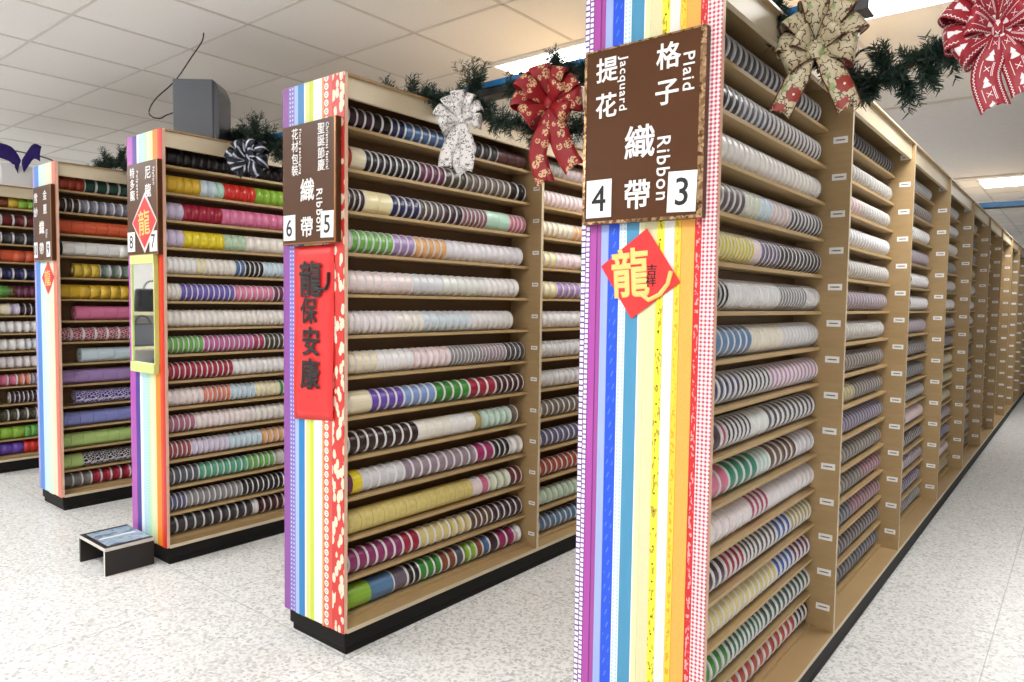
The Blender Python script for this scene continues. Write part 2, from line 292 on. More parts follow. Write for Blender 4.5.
ROWS = {
'A': [
  [0.179, (1.112, 22, 'dark grey', 'W')],  # shadow on the two top rows is put into darker ribbon colours
  [0.188, (0.354, 4, 'black', 'R'), (0.595, 6, 'slate', 'W'), (1.129, 14, 'taupe', 'W')],
  [0.198, (1.146, 23, 'ivory', 'R')],
  [0.207, (0.421, 5, 'dark taupe', 'R'), (0.542, 3, 'pale green', 'R'), (0.639, 2, 'sky blue', 'R'), (0.822, 5, 'dusty pink', 'R'), (1.176, 9, 'dark grey', 'R')],
  [0.217, (0.496, 11, 'yellow', 'T'), (0.555, 1, 'pale pink', 'R'), (0.727, 5, 'purple grey', 'T'), (1.18, 11, 'charcoal', 'T')],
  [0.227, (0.316, 3, 'black', 'R'), (0.74, 14, 'pearl grey', 'T'), (1.026, 10, 'pewter grey', 'T'), (1.197, 4, 'pale grey', 'R')],
  [0.236, (0.503, 6, 'denim blue', 'T'), (0.783, 7, 'cream', 'R'), (1.201, 11, 'silver', 'R')],
  [0.246, (0.427, 5, 'navy', 'W'), (0.681, 7, 'charcoal', 'W'), (1.192, 12, 'orchid pink', 'W')],
  [0.255, (0.297, 1, 'dark plum', 'W'), (0.332, 1, 'raspberry', 'W'), (0.526, 6, 'charcoal', 'W'), (0.666, 3, 'mint white', 'W'), (1.209, 11, 'dark grey', 'W')],
  [0.265, (0.357, 2, 'rose pink', 'R'), (0.589, 4, 'emerald green', 'R'), (0.697, 3, 'pale teal', 'R'), (0.973, 5, 'brown', 'R'), (1.175, 4, 'lavender grey', 'R')],
  [0.274, (0.541, 6, 'blush pink', 'W'), (0.701, 4, 'raspberry', 'W'), (1.191, 10, 'mauve white', 'R')],
  [0.284, (0.356, 3, 'dark plum', 'W'), (0.503, 4, 'crimson', 'W'), (0.596, 3, 'dark olive', 'W'), (0.791, 5, 'dark taupe', 'W'), (0.936, 3, 'royal blue', 'W'), (1.207, 7, 'khaki', 'R')],
  [0.294, (0.804, 14, 'gold cream', 'R'), (0.984, 4, 'royal blue', 'W'), (1.211, 5, 'plum', 'W')],
  [0.303, (0.398, 4, 'green', 'W'), (0.692, 9, 'forest green', 'W'), (1.227, 12, 'pine green', 'W')],
  [0.313, (1.036, 15, 'brick red', 'W'), (1.243, 5, 'black', 'W')],
],
'B': [
  [0.08, (0.196, 3, 'dark plum', 'R'), (0.291, 2, 'black', 'R'), (0.364, 2, 'navy', 'R'), (0.637, 6, 'steel blue', 'R'), (0.836, 4, 'charcoal', 'R'), (0.947, 2, 'dark grey', 'R'), (1.155, 3, 'brown plum', 'P')],
  [0.081, (0.093, 1, 'brick red', 'P'), (0.159, 1, 'cream', 'P'), (0.446, 9, 'black', 'R'), (0.596, 4, 'plum', 'R'), (0.733, 3, 'dark olive', 'R'), (1.037, 7, 'taupe', 'R'), (1.159, 2, 'black', 'R')],
  [0.081, (0.159, 3, 'dark brown', 'R'), (0.293, 2, 'pale yellow', 'P'), (0.448, 4, 'navy', 'R'), (0.586, 4, 'dark taupe', 'R'), (0.71, 3, 'dark plum', 'R'), (0.875, 6, 'dusty mauve', 'R'), (1.04, 2, 'mint green', 'P'), (1.162, 4, 'rose pink', 'R')],
  [0.081, (0.094, 1, 'white', 'R'), (0.304, 6, 'leaf green', 'R'), (0.421, 3, 'lilac', 'R'), (0.612, 5, 'peach', 'R'), (1.143, 12, 'lavender white', 'R')],
  [0.081, (0.412, 8, 'blush pink', 'R'), (0.59, 4, 'ice blue', 'R'), (0.874, 6, 'mint white', 'R'), (1.115, 6, 'white', 'R')],
  [0.082, (0.327, 8, 'pinkish white', 'R'), (0.475, 4, 'ivory', 'R'), (0.769, 7, 'pale blue', 'R'), (1.073, 8, 'pearl grey', 'R')],
  [0.082, (0.225, 4, 'cream', 'R'), (0.414, 5, 'white', 'R'), (0.637, 6, 'pale pink', 'R'), (0.852, 9, 'pewter grey', 'T'), (1.024, 7, 'mauve grey', 'T'), (1.169, 4, 'dark grey', 'T')],
  [0.082, (0.09, 1, 'ivory', 'P'), (0.191, 1, 'cream', 'P'), (0.366, 4, 'purple', 'R'), (0.548, 4, 'cornflower blue', 'R'), (0.767, 4, 'green', 'R'), (0.953, 3, 'crimson', 'R'), (1.165, 5, 'dark maroon', 'R')],
  [0.082, (0.451, 8, 'dark brown', 'R'), (0.647, 4, 'ivory', 'P'), (0.81, 3, 'white', 'P'), (0.851, 1, 'khaki', 'P'), (1.068, 5, 'mint green', 'R'), (1.122, 1, 'taupe', 'R')],
  [0.083, (0.1, 1, 'plum', 'P'), (0.148, 1, 'bright yellow', 'P'), (0.369, 5, 'silver', 'R'), (0.819, 9, 'mauve grey', 'R'), (0.945, 2, 'magenta', 'R'), (1.064, 3, 'black', 'R'), (1.165, 2, 'white', 'R')],
  [0.083, (0.794, 12, 'gold floral', 'P'), (0.856, 1, 'rose white', 'R'), (0.912, 1, 'rose pink', 'R'), (1.067, 3, 'pale green', 'R'), (1.16, 2, 'maroon', 'R')],
  [0.083, (0.365, 6, 'magenta plum', 'R'), (0.461, 2, 'crimson', 'R'), (0.783, 7, 'gold cream', 'R'), (0.937, 4, 'brown', 'R'), (1.164, 5, 'dark plum', 'R')],
  [0.083, (0.194, 1, 'lime green', 'P'), (0.312, 1, 'denim blue', 'P'), (0.394, 1, 'grey plum', 'R'), (0.462, 2, 'black', 'R'), (0.593, 3, 'green', 'R'), (0.687, 2, 'rust brown', 'R'), (0.739, 1, 'slate', 'R'), (0.827, 2, 'lime green', 'R'), (0.871, 1, 'rust brown', 'R'), (0.921, 1, 'steel blue', 'R'), (0.986, 1, 'dark plum', 'R'), (1.112, 2, 'magenta', 'R'), (1.164, 1, 'white', 'R')],
],
'C': [
  [0.067, (0.723, 16, 'black', 'P')],
  [0.066, (0.234, 4, 'golden yellow', 'P'), (0.319, 2, 'pale blue', 'P'), (0.362, 1, 'mint green', 'P'), (0.544, 4, 'red', 'P'), (0.722, 4, 'lime green', 'P')],
  [0.064, (0.142, 2, 'lavender', 'P'), (0.351, 5, 'crimson', 'P'), (0.722, 8, 'pink', 'P')],
  [0.062, (0.144, 2, 'lavender', 'P'), (0.361, 5, 'bright yellow', 'P'), (0.487, 3, 'sage green', 'P'), (0.721, 5, 'ivory', 'P')],
  [0.06, (0.208, 5, 'white', 'R'), (0.261, 2, 'pale yellow', 'R'), (0.424, 5, 'ivory', 'R'), (0.482, 2, 'steel blue', 'R'), (0.594, 4, 'black', 'R'), (0.72, 4, 'sky blue', 'R')],
  [0.059, (0.124, 3, 'ivory', 'R'), (0.419, 10, 'violet', 'R'), (0.656, 7, 'pink', 'R'), (0.72, 2, 'plum', 'R')],
  [0.057, (0.719, 20, 'ivory', 'R')],
  [0.055, (0.243, 7, 'leaf green', 'R'), (0.527, 10, 'orchid', 'R'), (0.596, 2, 'raspberry', 'R'), (0.719, 4, 'dark olive', 'R')],
  [0.054, (0.408, 12, 'crimson', 'R'), (0.718, 9, 'white', 'R')],
  [0.052, (0.237, 6, 'blush pink', 'R'), (0.392, 6, 'salmon', 'R'), (0.537, 5, 'sky blue', 'R'), (0.692, 5, 'pale yellow', 'R'), (0.718, 1, 'green', 'R')],
  [0.05, (0.193, 5, 'rose mauve', 'R'), (0.533, 11, 'blush pink', 'R'), (0.717, 5, 'ivory', 'R')],
  [0.049, (0.171, 5, 'dusty red', 'R'), (0.375, 7, 'lavender', 'R'), (0.572, 6, 'sky blue', 'R'), (0.716, 4, 'peach', 'R')],
  [0.047, (0.21, 5, 'slate', 'R'), (0.487, 8, 'teal green', 'R'), (0.656, 5, 'leaf green', 'R'), (0.716, 1, 'stone grey', 'R')],
  [0.045, (0.141, 4, 'indigo grey', 'R'), (0.454, 10, 'pewter grey', 'R'), (0.715, 8, 'black', 'R')],
  [0.044, (0.521, 10, 'charcoal', 'R'), (0.549, 1, 'white', 'R'), (0.715, 4, 'dark maroon', 'R')],
],
'D': [
  [0.046, (0.191, 3, 'rust red', 'P'), (0.469, 4, 'pine green', 'R')],
  [0.044, (0.161, 3, 'dark brown', 'R'), (0.467, 6, 'navy lattice', 'R')],
  [0.041, (0.465, 6, 'coral orange', 'P')],
  [0.039, (0.06, 1, 'black', 'P'), (0.463, 6, 'white', 'P')],
  [0.126, (0.274, 3, 'gold', 'P'), (0.461, 3, 'green lattice', 'R')],
  [0.034, (0.459, 7, 'golden yellow', 'P')],
  [0.128, (0.457, 4, 'pink', 'P')],
  [0.029, (0.455, 6, 'crimson lattice', 'R')],
  [0.155, (0.453, 3, 'pale blue', 'P')],
  [0.024, (0.451, 5, 'lilac', 'P')],
  [0.119, (0.449, 4, 'purple lattice', 'P')],
  [0.065, (0.447, 5, 'periwinkle', 'P')],
  [0.016, (0.446, 6, 'pale lime', 'P')],
  [0.014, (0.154, 2, 'pale lime', 'P'), (0.444, 4, 'black lattice', 'P')],
  [0.04, (0.201, 3, 'black lattice', 'R'), (0.442, 4, 'crimson', 'R')],
],
'E': [
  [0.046, (0.171, 1, 'rust brown', 'P'), (0.236, 1, 'gold', 'P'), (0.362, 2, 'lime green', 'P')],
  [0.043, (0.359, 4, 'maroon', 'R')],
  [0.04, (0.356, 4, 'charcoal', 'R')],
  [0.037, (0.354, 4, 'coral orange', 'P')],
  [0.034, (0.351, 4, 'navy', 'R')],
  [0.031, (0.164, 1, 'leaf green', 'P'), (0.215, 1, 'brown', 'P'), (0.348, 3, 'plum', 'P')],
  [0.028, (0.167, 1, 'cream', 'R'), (0.226, 1, 'lavender', 'R'), (0.346, 3, 'dark plum', 'R')],
  [0.025, (0.343, 6, 'white', 'R')],
  [0.022, (0.253, 4, 'white', 'R'), (0.341, 2, 'ice blue', 'R')],
  [0.019, (0.338, 6, 'mauve white', 'R')],
  [0.016, (0.202, 3, 'rose pink', 'R'), (0.288, 2, 'salmon', 'R'), (0.335, 2, 'mauve grey', 'R')],
  [0.153, (0.333, 6, 'dark plum', 'R')],
  [0.011, (0.33, 5, 'dark olive', 'R')],
  [0.008, (0.246, 3, 'lime green', 'P'), (0.327, 2, 'leaf green', 'P')],
  [0.005, (0.237, 3, 'purple', 'P'), (0.325, 2, 'red', 'P')],
],
}

_rm = {}
def ribbon_mat(c):
    if c in _rm: return _rm[c]
    hx = COL[c]; b = srgb(hx)
    t = NT('ribbon_'+c.replace(' ', '_'), 0.32, 0, 0.5); v = t.coord()
    lo = tuple(x*0.82 for x in b[:3])+(1,); hi = tuple(min(1, x*1.12+0.004) for x in b[:3])+(1,)
    if 'lattice' in c:
        e = t.voro(v, 62.0, 'DISTANCE_TO_EDGE'); t.col(t.mix(t.math('LESS_THAN', e, 0.075), b, srgb('#d9d6de')))
    elif 'floral' in c:
        e = t.voro(v, 75.0); n = t.noise(v, 60.0, 3.0)
        t.col(t.mix(t.math('LESS_THAN', e, 0.32), t.mix(n, lo, hi), t.mix(n, srgb('#b9983c'), srgb('#f3eccb'))))
    else:
        t.col(t.mix(t.noise(t.scale(v, (90, 12, 90)), 1.0, 2.0), lo, hi))
    _rm[c] = t.m; return t.m

ROW_WORD = ['top', 'second', 'third', 'fourth', 'fifth', 'sixth', 'seventh', 'eighth', 'ninth', 'tenth', 'eleventh', 'twelfth', 'thirteenth', 'fourteenth', 'fifteenth']
ORD = ['first'] + ROW_WORD[1:] + ['sixteenth', 'seventeenth', 'eighteenth', 'nineteenth', 'twentieth', 'twenty-first', 'twenty-second', 'twenty-third', 'twenty-fourth']
CARD = ['', 'one', 'two', 'three', 'four', 'five', 'six', 'seven', 'eight', 'nine', 'ten', 'eleven', 'twelve', 'thirteen', 'fourteen', 'fifteen', 'sixteen', 'seventeen', 'eighteen', 'nineteen', 'twenty',
        'twenty-one', 'twenty-two', 'twenty-three', 'twenty-four']
RACKWORD = {'A': 'rack numbered 3', 'B': 'rack numbered 5', 'C': 'rack numbered 7', 'D': 'coral-edged rack', 'E': 'leftmost rack'}

# ------------------------------------------------------------------ the racks
def strip_mat(kind, c1, c2='#ffffff', k=1.0):
    t = NT('ribbon_strip_'+kind, 0.4); v = t.coord(); s = t.sep(v); a, b = srgb(c1), srgb(c2)
    fx = lambda p, o=0.0: t.math('FRACT', t.math('ADD', t.math('DIVIDE', s[0], p), o))
    fz = lambda p, o=0.0: t.math('FRACT', t.math('ADD', t.math('DIVIDE', s[2], p), o))
    if kind == 'satin':
        n = t.noise(t.scale(v, (60, 60, 2)), 1.0, 3.0); t.col(t.mix(n, tuple(x*0.9 for x in a[:3])+(1,), tuple(min(1, x*1.08) for x in a[:3])+(1,)))
    elif kind == 'gingham':
        p = 0.0118*k; m = t.math('ADD', t.math('MULTIPLY', t.math('GREATER_THAN', fx(p), 0.5), 0.5), t.math('MULTIPLY', t.math('GREATER_THAN', fz(p), 0.5), 0.5))
        t.col(t.ramp(m, [(0.0, b), (0.5, tuple((x+y)/2 for x, y in zip(a, b))), (1.0, a)]))
    elif kind == 'squares':
        m = t.math('MULTIPLY', t.math('LESS_THAN', t.math('ABSOLUTE', t.math('SUBTRACT', fx(0.0118*k, .5), 0.5)), 0.40), t.math('LESS_THAN', t.math('ABSOLUTE', t.math('SUBTRACT', fz(0.0125*k), 0.5)), 0.36)); t.col(t.mix(m, a, b))
    elif kind == 'dots':
        dx = t.math('SUBTRACT', fx(0.012*k), 0.5); dz = t.math('SUBTRACT', fz(0.012*k), 0.5)
        d = t.math('ADD', t.math('MULTIPLY', dx, dx), t.math('MULTIPLY', dz, dz)); t.col(t.mix(t.math('LESS_THAN', d, 0.06), a, b))
    elif kind == 'dashes':
        d = t.math('ADD', s[0], t.math('MULTIPLY', s[2], -0.4)); m = t.math('LESS_THAN', t.math('FRACT', t.math('DIVIDE', d, 0.017*k)), 0.22)
        n = t.math('GREATER_THAN', fz(0.034*k), 0.55); q = t.math('LESS_THAN', t.math('ABSOLUTE', s[0]), 0.010)
        t.col(t.mix(t.math('MULTIPLY', t.math('MULTIPLY', m, n), t.math('MULTIPLY', q, 0.55)), a, b))
    elif kind == 'rings':
        dz = t.math('MULTIPLY', t.math('SUBTRACT', fz(0.03), 0.5), 0.03)
        d = t.math('SQRT', t.math('ADD', t.math('MULTIPLY', s[0], s[0]), t.math('MULTIPLY', dz, dz)))
        c = t.mix(t.math('LESS_THAN', d, 0.0125), a, b); c = t.mix(t.math('LESS_THAN', d, 0.0062), c, srgb('#3b2a2e')); c = t.mix(t.math('LESS_THAN', d, 0.0035), c, b); t.col(c)
    elif kind == 'floral':
        e = t.voro(t.scale(v, (1, 1, 0.55)), 42.0*k); n = t.noise(v, 50, 3)
        t.col(t.mix(t.math('LESS_THAN', t.math('ADD', e, t.math('MULTIPLY', n, 0.25)), 0.60), a, b))
    elif kind == 'print':
        n = t.noise(t.scale(v, (160, 160, 90)), 1.0, 2.0); m = t.math('MULTIPLY', t.math('GREATER_THAN', n, 0.56), t.math('LESS_THAN', t.math('ABSOLUTE', s[0]), 0.005)); t.col(t.mix(m, a, b))
    elif kind == 'beads':
        c = t.mix(t.math('GREATER_THAN', t.noise(t.scale(v, (130, 130, 45)), 1.0, 2.0), 0.6), a, srgb('#b9a02a'))
        dz = t.math('MULTIPLY', t.math('SUBTRACT', fz(0.046), 0.5), 0.046); dx = t.math('ADD', s[0], 0.001)
        d = t.math('SQRT', t.math('ADD', t.math('MULTIPLY', dx, dx), t.math('MULTIPLY', dz, dz))); t.col(t.mix(t.math('LESS_THAN', d, 0.0028), c, b))
    elif kind == 'lace':
        n = t.noise(t.scale(v, (120, 120, 60)), 1.0, 3.0); t.col(t.mix(n, a, b)); t.bump(n, 0.6, 0.004)
    elif kind == 'weave':
        n = t.noise(t.scale(v, (220, 220, 160)), 1.0, 2.0); t.col(t.mix(n, a, b)); t.bump(n, 0.2)
    return t.m

STRIPS = {
 'A': [(-.2913, -.277, 'squares', '#5b2a86', '#f4f0f6', 1.25), (-.277, -.264, 'squares', '#7c3a9c', '#efe6f2', 1.1), (-.264, -.2435, 'satin', '#b04aa8'), (-.2435, -.2405, 'satin', '#6a1f66'), (-.2405, -.2285, 'satin', '#a5489e'),
       (-.2285, -.206, 'satin', '#9fb2ec'), (-.206, -.174, 'dashes', '#1a52dd', '#6f9df6'), (-.174, -.152, 'dots', '#e9f6fb', '#9bd4ea', .9), (-.152, -.116, 'satin', '#4a94bc'), (-.116, -.1115, 'satin', '#f4f6ee'),
       (-.1115, -.098, 'satin', '#e6eeb4'), (-.098, -.065, 'weave', '#d8d3a0', '#e6e0b6'), (-.065, -.0445, 'beads', '#efe93c', '#6a4a1a'), (-.0445, -.0165, 'lace', '#f3f1ec', '#dedad0'), (-.0165, .0005, 'print', '#f0cd3a', '#d8a42a'),
       (.0005, .036, 'weave', '#f2a23c', '#f7b75e'), (.036, .0535, 'print', '#d21f28', '#f0a8a4'), (.0535, .0906, 'gingham', '#c8344e', '#fbf6f6', .88)],
 'B': [(-.3819, -.343, 'satin', '#8d4aa0'), (-.343, -.305, 'dots', '#7f72c4', '#d9d2f2', 1.4), (-.305, -.281, 'satin', '#a9c0ee'), (-.281, -.244, 'satin', '#1f80c4'), (-.244, -.232, 'satin', '#f1f3ee'), (-.232, -.208, 'satin', '#e0e489'),
       (-.208, -.183, 'satin', '#cfe03c'), (-.183, -.131, 'squares', '#f4f3dd', '#fdfdf8', .8), (-.131, -.121, 'satin', '#f0a35e'), (-.121, -.087, 'rings', '#e2673c', '#fbf5f2'), (-.087, -.069, 'satin', '#e0554a'), (-.069, 0, 'floral', '#d4342f', '#f2ddc4')],
 'C': [(-.3819, -.319, 'satin', '#b454b4'), (-.319, -.271, 'satin', '#4a3596'), (-.271, -.24, 'satin', '#eaf1f8'), (-.24, -.192, 'dots', '#bfe2f2', '#93c6e2', 1.2), (-.192, -.16, 'satin', '#bfe6c2'), (-.16, -.12, 'satin', '#dcecc8'),
       (-.12, -.096, 'satin', '#efe9a4'), (-.096, -.046, 'satin', '#f08a28'), (-.046, -.024, 'satin', '#e0481c'), (-.024, 0, 'satin', '#d2242c')],
 'D': [(-.3819, -.352, 'satin', '#a9a2dc'), (-.352, -.279, 'satin', '#4a8ade'), (-.279, -.209, 'satin', '#cfeaf2'), (-.209, -.129, 'satin', '#dcefdc'), (-.129, -.055, 'satin', '#f2e2c8'), (-.055, 0, 'satin', '#e07a66')],
 'E': [(-.3819, -.2, 'satin', '#cfd6ee'), (-.2, 0, 'satin', '#f0dcc4')]}

def m_tag():
    t = NT('price_tag', 0.5); s = t.sep(t.coord('Generated')); o = t.coord()
    n = t.noise(t.scale(o, (420, 1, 60)), 1.0, 1.0)
    m = t.math('MULTIPLY', t.math('LESS_THAN', t.math('ABSOLUTE', t.math('SUBTRACT', s[2], 0.5)), 0.10), t.math('LESS_THAN', t.math('ABSOLUTE', t.math('SUBTRACT', s[0], 0.5)), 0.33))
    t.col(t.mix(t.math('MULTIPLY', m, t.math('GREATER_THAN', n, 0.40)), srgb('#f5f4f1'), srgb('#6e6a66'))); return t.m
M['tag'] = m_tag()
tag_mes = {k: MB().box(-w_, -.0012, -h_, w_, 0, h_).mesh('price_tag', M['tag']) for k, w_, h_ in (('A', .025, .012), ('B', .019, .0095))}

RLAB = {'A': 'long light-wood ribbon rack whose rainbow end panel carries the 4 and 3 sign', 'B': 'light-wood ribbon rack whose end panel carries the 6 and 5 sign and red banner',
        'C': 'light-wood ribbon rack with the tall mirror on its end panel, signed 8 and 7', 'D': 'light-wood ribbon rack with blue, cream and coral strips on its end panel',
        'E': 'light-wood ribbon rack cut off by the left edge, under the dark purple bow'}
ROOT = {}; PANEL = {}
def rack(key):
    X, ins, nb, zs = RX[key], INSET[key], BAYS[key], ZS[key]
    wd, ed = M['wood'], M['edge']
    r = empty('ribbon_rack', (X, 0, 0), RLAB[key], 'ribbon rack', 'ribbon display racks'); ROOT[key] = r
    Lt = nb*L + 0.018; W = WID; E = {'+x': 1, '-x': 1}
    pan = MB().box(-W, 0, Z0-.008, 0, .015, H, 0, {'+x': 1, '-x': 1}).build('end_panel', [wd, plain('pink_edge_band', '#e3b9a0', .5)], r); PANEL[key] = pan
    MB().box(-W, Lt, Z0-.008, 0, Lt+.02, H).build('end_panel', [wd], r)
    up = MB().box(-W, 0, .10, 0, .018, H-.008, 0, {'+x': 1, '-x': 1, '-y': 0}).mesh('upright', [wd, ed])
    for k in range(1, nb+1): link('upright', up, r, (0, k*L, 0))
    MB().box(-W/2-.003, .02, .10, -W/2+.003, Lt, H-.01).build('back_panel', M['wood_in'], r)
    te = ed if key == 'A' else wood('lid_edge_'+key, '#8a6a44', '#9d7c52')
    MB().box(-W, .015, H-.008, 0, Lt, H, 0, {'+x': 1, '-x': 1}).build('top_board', [wd, te], r)
    fa = MB().box(-.032, .015, H-.082, -.016, Lt, H-.008).box(-W+.016, .015, H-.082, -W+.032, Lt, H-.008).build('fascia', [ed], r)
    MB().box(-W, .015, .083, 0, Lt, .10, 0, {'+x': 1, '-x': 1}).build('base_board', [wd, ed], r)
    kk = MB().box(-W+.035, .012, 0, -.006, Lt, .03).box(-W+.022, .006, .028, -.003, Lt, .0829)
    bevel(kk.build('plinth', M['kick'], r), .006)
    n = 0; rest = MB(); rest_t = MB()
    shm = {}
    for k in range(nb):
        y0, y1 = (.015 if k == 0 else k*L+.018), (k+1)*L
        for i, z in enumerate(zs):
            th = .012; a = (-W+ins, y0, z-th, -ins, y1, z)
            if i == len(zs)-1: a = (-W+ins-.004, y0, .10, -ins+.004, y1, z)
            if n < 98:
                ky = (k == 0, i == len(zs)-1)
                if ky not in shm: shm[ky] = MB().box(a[0], 0, a[2]-z, a[3], y1-y0, 0, 0, E).mesh('shelf', [wd, M['sedge']])
                link('shelf', shm[ky], r, (0, y0, z))
            else: rest.box(*a, 0, E)
            n += 1
    if rest.v: rest.build('shelf', [wd, M['sedge']], r)['kind'] = 'stuff'
    n = 0; dz = .09 if key == 'B' else .045
    for k in range(1, nb):
        for i in range(len(zs)):
            z = (zs[i-1] if i else 2.125) - dz
            if n < 98: link('price_tag', tag_mes.get(key, tag_mes['B']), r, (-ins/2+.002, k*L, z))
            else: rest_t.box(-ins/2-.023, k*L-.0012, z-.012, -ins/2+.027, k*L, z+.012)
            n += 1
    if rest_t.v: rest_t.build('price_tag', M['card'], r)['kind'] = 'stuff'
    for st in STRIPS[key]:
        a, b, kind, c1 = st[:4]; c2 = st[4] if len(st) > 4 else '#ffffff'; kk = st[5] if len(st) > 5 else 1.0
        if key == 'A': a, b = a-X, b-X
        th = .0016 + .0008*((int(a*1000)) % 2)
        zt = H+.001; zb = Z0-.008 - .004*((int(a*2000)) % 3)/2
        nm = 'ribbon_strip'
        o = MB().box(-(b-a)/2+.0003, -th, zb, (b-a)/2-.0003, 0, zt).build(nm, strip_mat(kind, c1, c2, kk), pan)
        o.location = ((a+b)/2, 0, 0)
for key in 'ABCDE': 
    ZS[key] = ZS[key][:-1] + [.113]
    rack(key)

# ------------------------------------------------------------------ the spools
spools = []     # rack, row, y, pitch, colour, style, radius, nth, of_n, visible
def fill(key, i, y0, y1, c, st, pitch, R):
    n = max(1, round((y1-y0)/pitch)); 
    for q in range(n): spools.append([key, i, y0+q*(y1-y0)/n, (y1-y0)/n, c, st, R, 0, 0, False])
rnd = random.Random(4)
for key in 'ABCDE':
    for i, row in enumerate(ROWS[key]):
        y = row[0]; first = row[1]
        R = .047 if key in 'AB' else .046
        if key == 'B' and i in (0,): R = .043
        if key == 'A': y = min(y, .225)
        gap_start = key == 'D' and y > .09
        if y > .05 and not gap_start and not (key == 'E'):
            p = min((first[0]-y)/first[1], .05)
            if y-.024 > p*.8: fill(key, i, .024, y, first[2], 'R' if first[3] != 'P' else 'P', p, R)
        tot = {}
        for (ye, n, c, st) in row[1:]: tot[c] = tot.get(c, 0)+n
        seen = {}
        for (ye, n, c, st) in row[1:]:
            p = (ye-y)/n
            for q in range(n):
                seen[c] = seen.get(c, 0)+1
                spools.append([key, i, y+q*p, p, c, st, R, seen[c], tot[c], True])
            y = ye
        if y < 1.0: fill(key, i, y, 1.15, row[-1][2], row[-1][3], .05 if row[-1][3] != 'P' else .065, R)
BAY2 = {'B': [('stone grey', 'pale pink', 'pearl grey', 'pearl grey'), ('bright yellow',)+('pale pink',)*12, ('cream', 'cream', 'peach', 'plum', 'plum', 'peach'), ('pale yellow', 'pale pink', 'leaf green', 'teal green', 'leaf green'), ('pale yellow', 'lilac', 'cream', 'cream', 'ivory'), ('pale grey', 'pale grey', 'cornflower blue'), 'silver', 'silver', 'taupe', 'indigo grey', 'rust red', ('sage green', 'dusty mauve'), ('denim blue', 'white')],
        'A': ['charcoal', 'stone grey', ('dusty pink', 'stone grey'), 'pearl grey', ('dusty mauve', 'stone grey', 'stone grey'), 'mauve grey', 'stone grey', 'taupe', ('khaki', 'taupe'), 'purple grey', ('dusty mauve', 'taupe', 'taupe'), ('stone grey', 'taupe', 'dusty mauve'), ('slate', 'dusty mauve'), 'dark taupe', 'slate']}
GREY = ['stone grey', 'mauve grey', 'pearl grey', 'taupe', 'pewter grey', 'dark taupe', 'khaki', 'dusty pink', 'purple grey', 'ivory', 'white', 'charcoal']
ALLC = ['crimson', 'ivory', 'sky blue', 'lime green', 'pink', 'lavender', 'golden yellow', 'black', 'teal green', 'white', 'plum', 'orchid', 'salmon', 'navy', 'sage green']
for key in 'ABCDE':
    for k in range(1, BAYS[key]):
        nr = len(ZS[key])
        for i in range(nr):
            if k == 1 and key in BAY2: cs = BAY2[key][i]; cs = (cs,) if isinstance(cs, str) else cs
            elif key == 'A': cs = tuple(rnd.sample(GREY if i < 6 else [g for g in GREY if g not in ('white', 'ivory', 'pearl grey')], 2))
            else: cs = tuple(rnd.sample(ALLC, 3))
            y0 = k*L+.028; y1 = (k+1)*L-rnd.uniform(.02, .09); p = .05 if k < 4 else .075
            for q, c in enumerate(cs): fill(key, i, y0+(y1-y0)*q/len(cs), y0+(y1-y0)*(q+1)/len(cs), c, 'R', p, .046)

for key in 'AB':      # the shelves on the other side of the two nearest racks
    for k in range(2):
        for i in range(len(ZS[key])):
            cs = rnd.sample(ALLC+GREY, 3); n0 = len(spools)
            for q, c in enumerate(cs): fill(key, i, k*L+.03+.36*q, k*L+.03+.36*(q+1), c, 'R', .05, .046)
            for s in spools[n0:]: s.append('other side')
def area(s):
    key, i, y, p = s[:4]; R = s[6]
    P = Vector((RX[key]-INSET[key]-.01, y+p/2, ZS[key][i]+R)); d = P-CAM; z = d.dot(_f)
    u0 = (Vector((P.x, y, P.z))-CAM); u1 = (Vector((P.x, y+p, P.z))-CAM)
    a = 512+FPX*u0.dot(RT)/u0.dot(_f); b = 512+FPX*u1.dot(RT)/u1.dot(_f); h = 2*R*FPX/z
    v = 341-FPX*d.dot(UP)/z
    if v > 690 or a < -4: return 0
    return (b-a)*h
vis = sorted([s for s in spools if s[9]], key=lambda s: -area(s))
ONE = set(id(s) for s in vis[:300])

TH = {'R': .07, 'W': .115, 'T': .07, 'P': 0}; RR = {'R': .935, 'W': .92, 'T': .975, 'P': 1.0}
_fm = {}
def flange_me(t, R):
    k = ('f', round(t, 4), R)
    if k not in _fm:
        _fm[k] = MB().lathe([(.013, 0), (R*.985, 0), (R, t*.25), (R, t*.75), (R*.985, t), (.013, t)], 28, close=True).mesh('flange', M['flange'], True)
        _fm[k].set_sharp_from_angle(angle=.6)
    return _fm[k]
def ribbon_me(l, r):
    k = ('r', round(l, 3), round(r, 4))
    if k not in _fm:
        _fm[k] = MB().lathe([(.016, 0), (r*.985, 0), (r, l*.06), (r, l*.94), (r*.985, l), (.016, l)], 28, close=True).mesh('ribbon', M['white'], True)
        _fm[k].set_sharp_from_angle(angle=.6)
    return _fm[k]
def core_me(l):
    k = ('c', round(l, 3))
    if k not in _fm: _fm[k] = MB().lathe([(.012, 0), (.0158, 0), (.0158, l), (.012, l)], 14, close=True).mesh('core', M['kraft'])
    return _fm[k]
cnt = {}
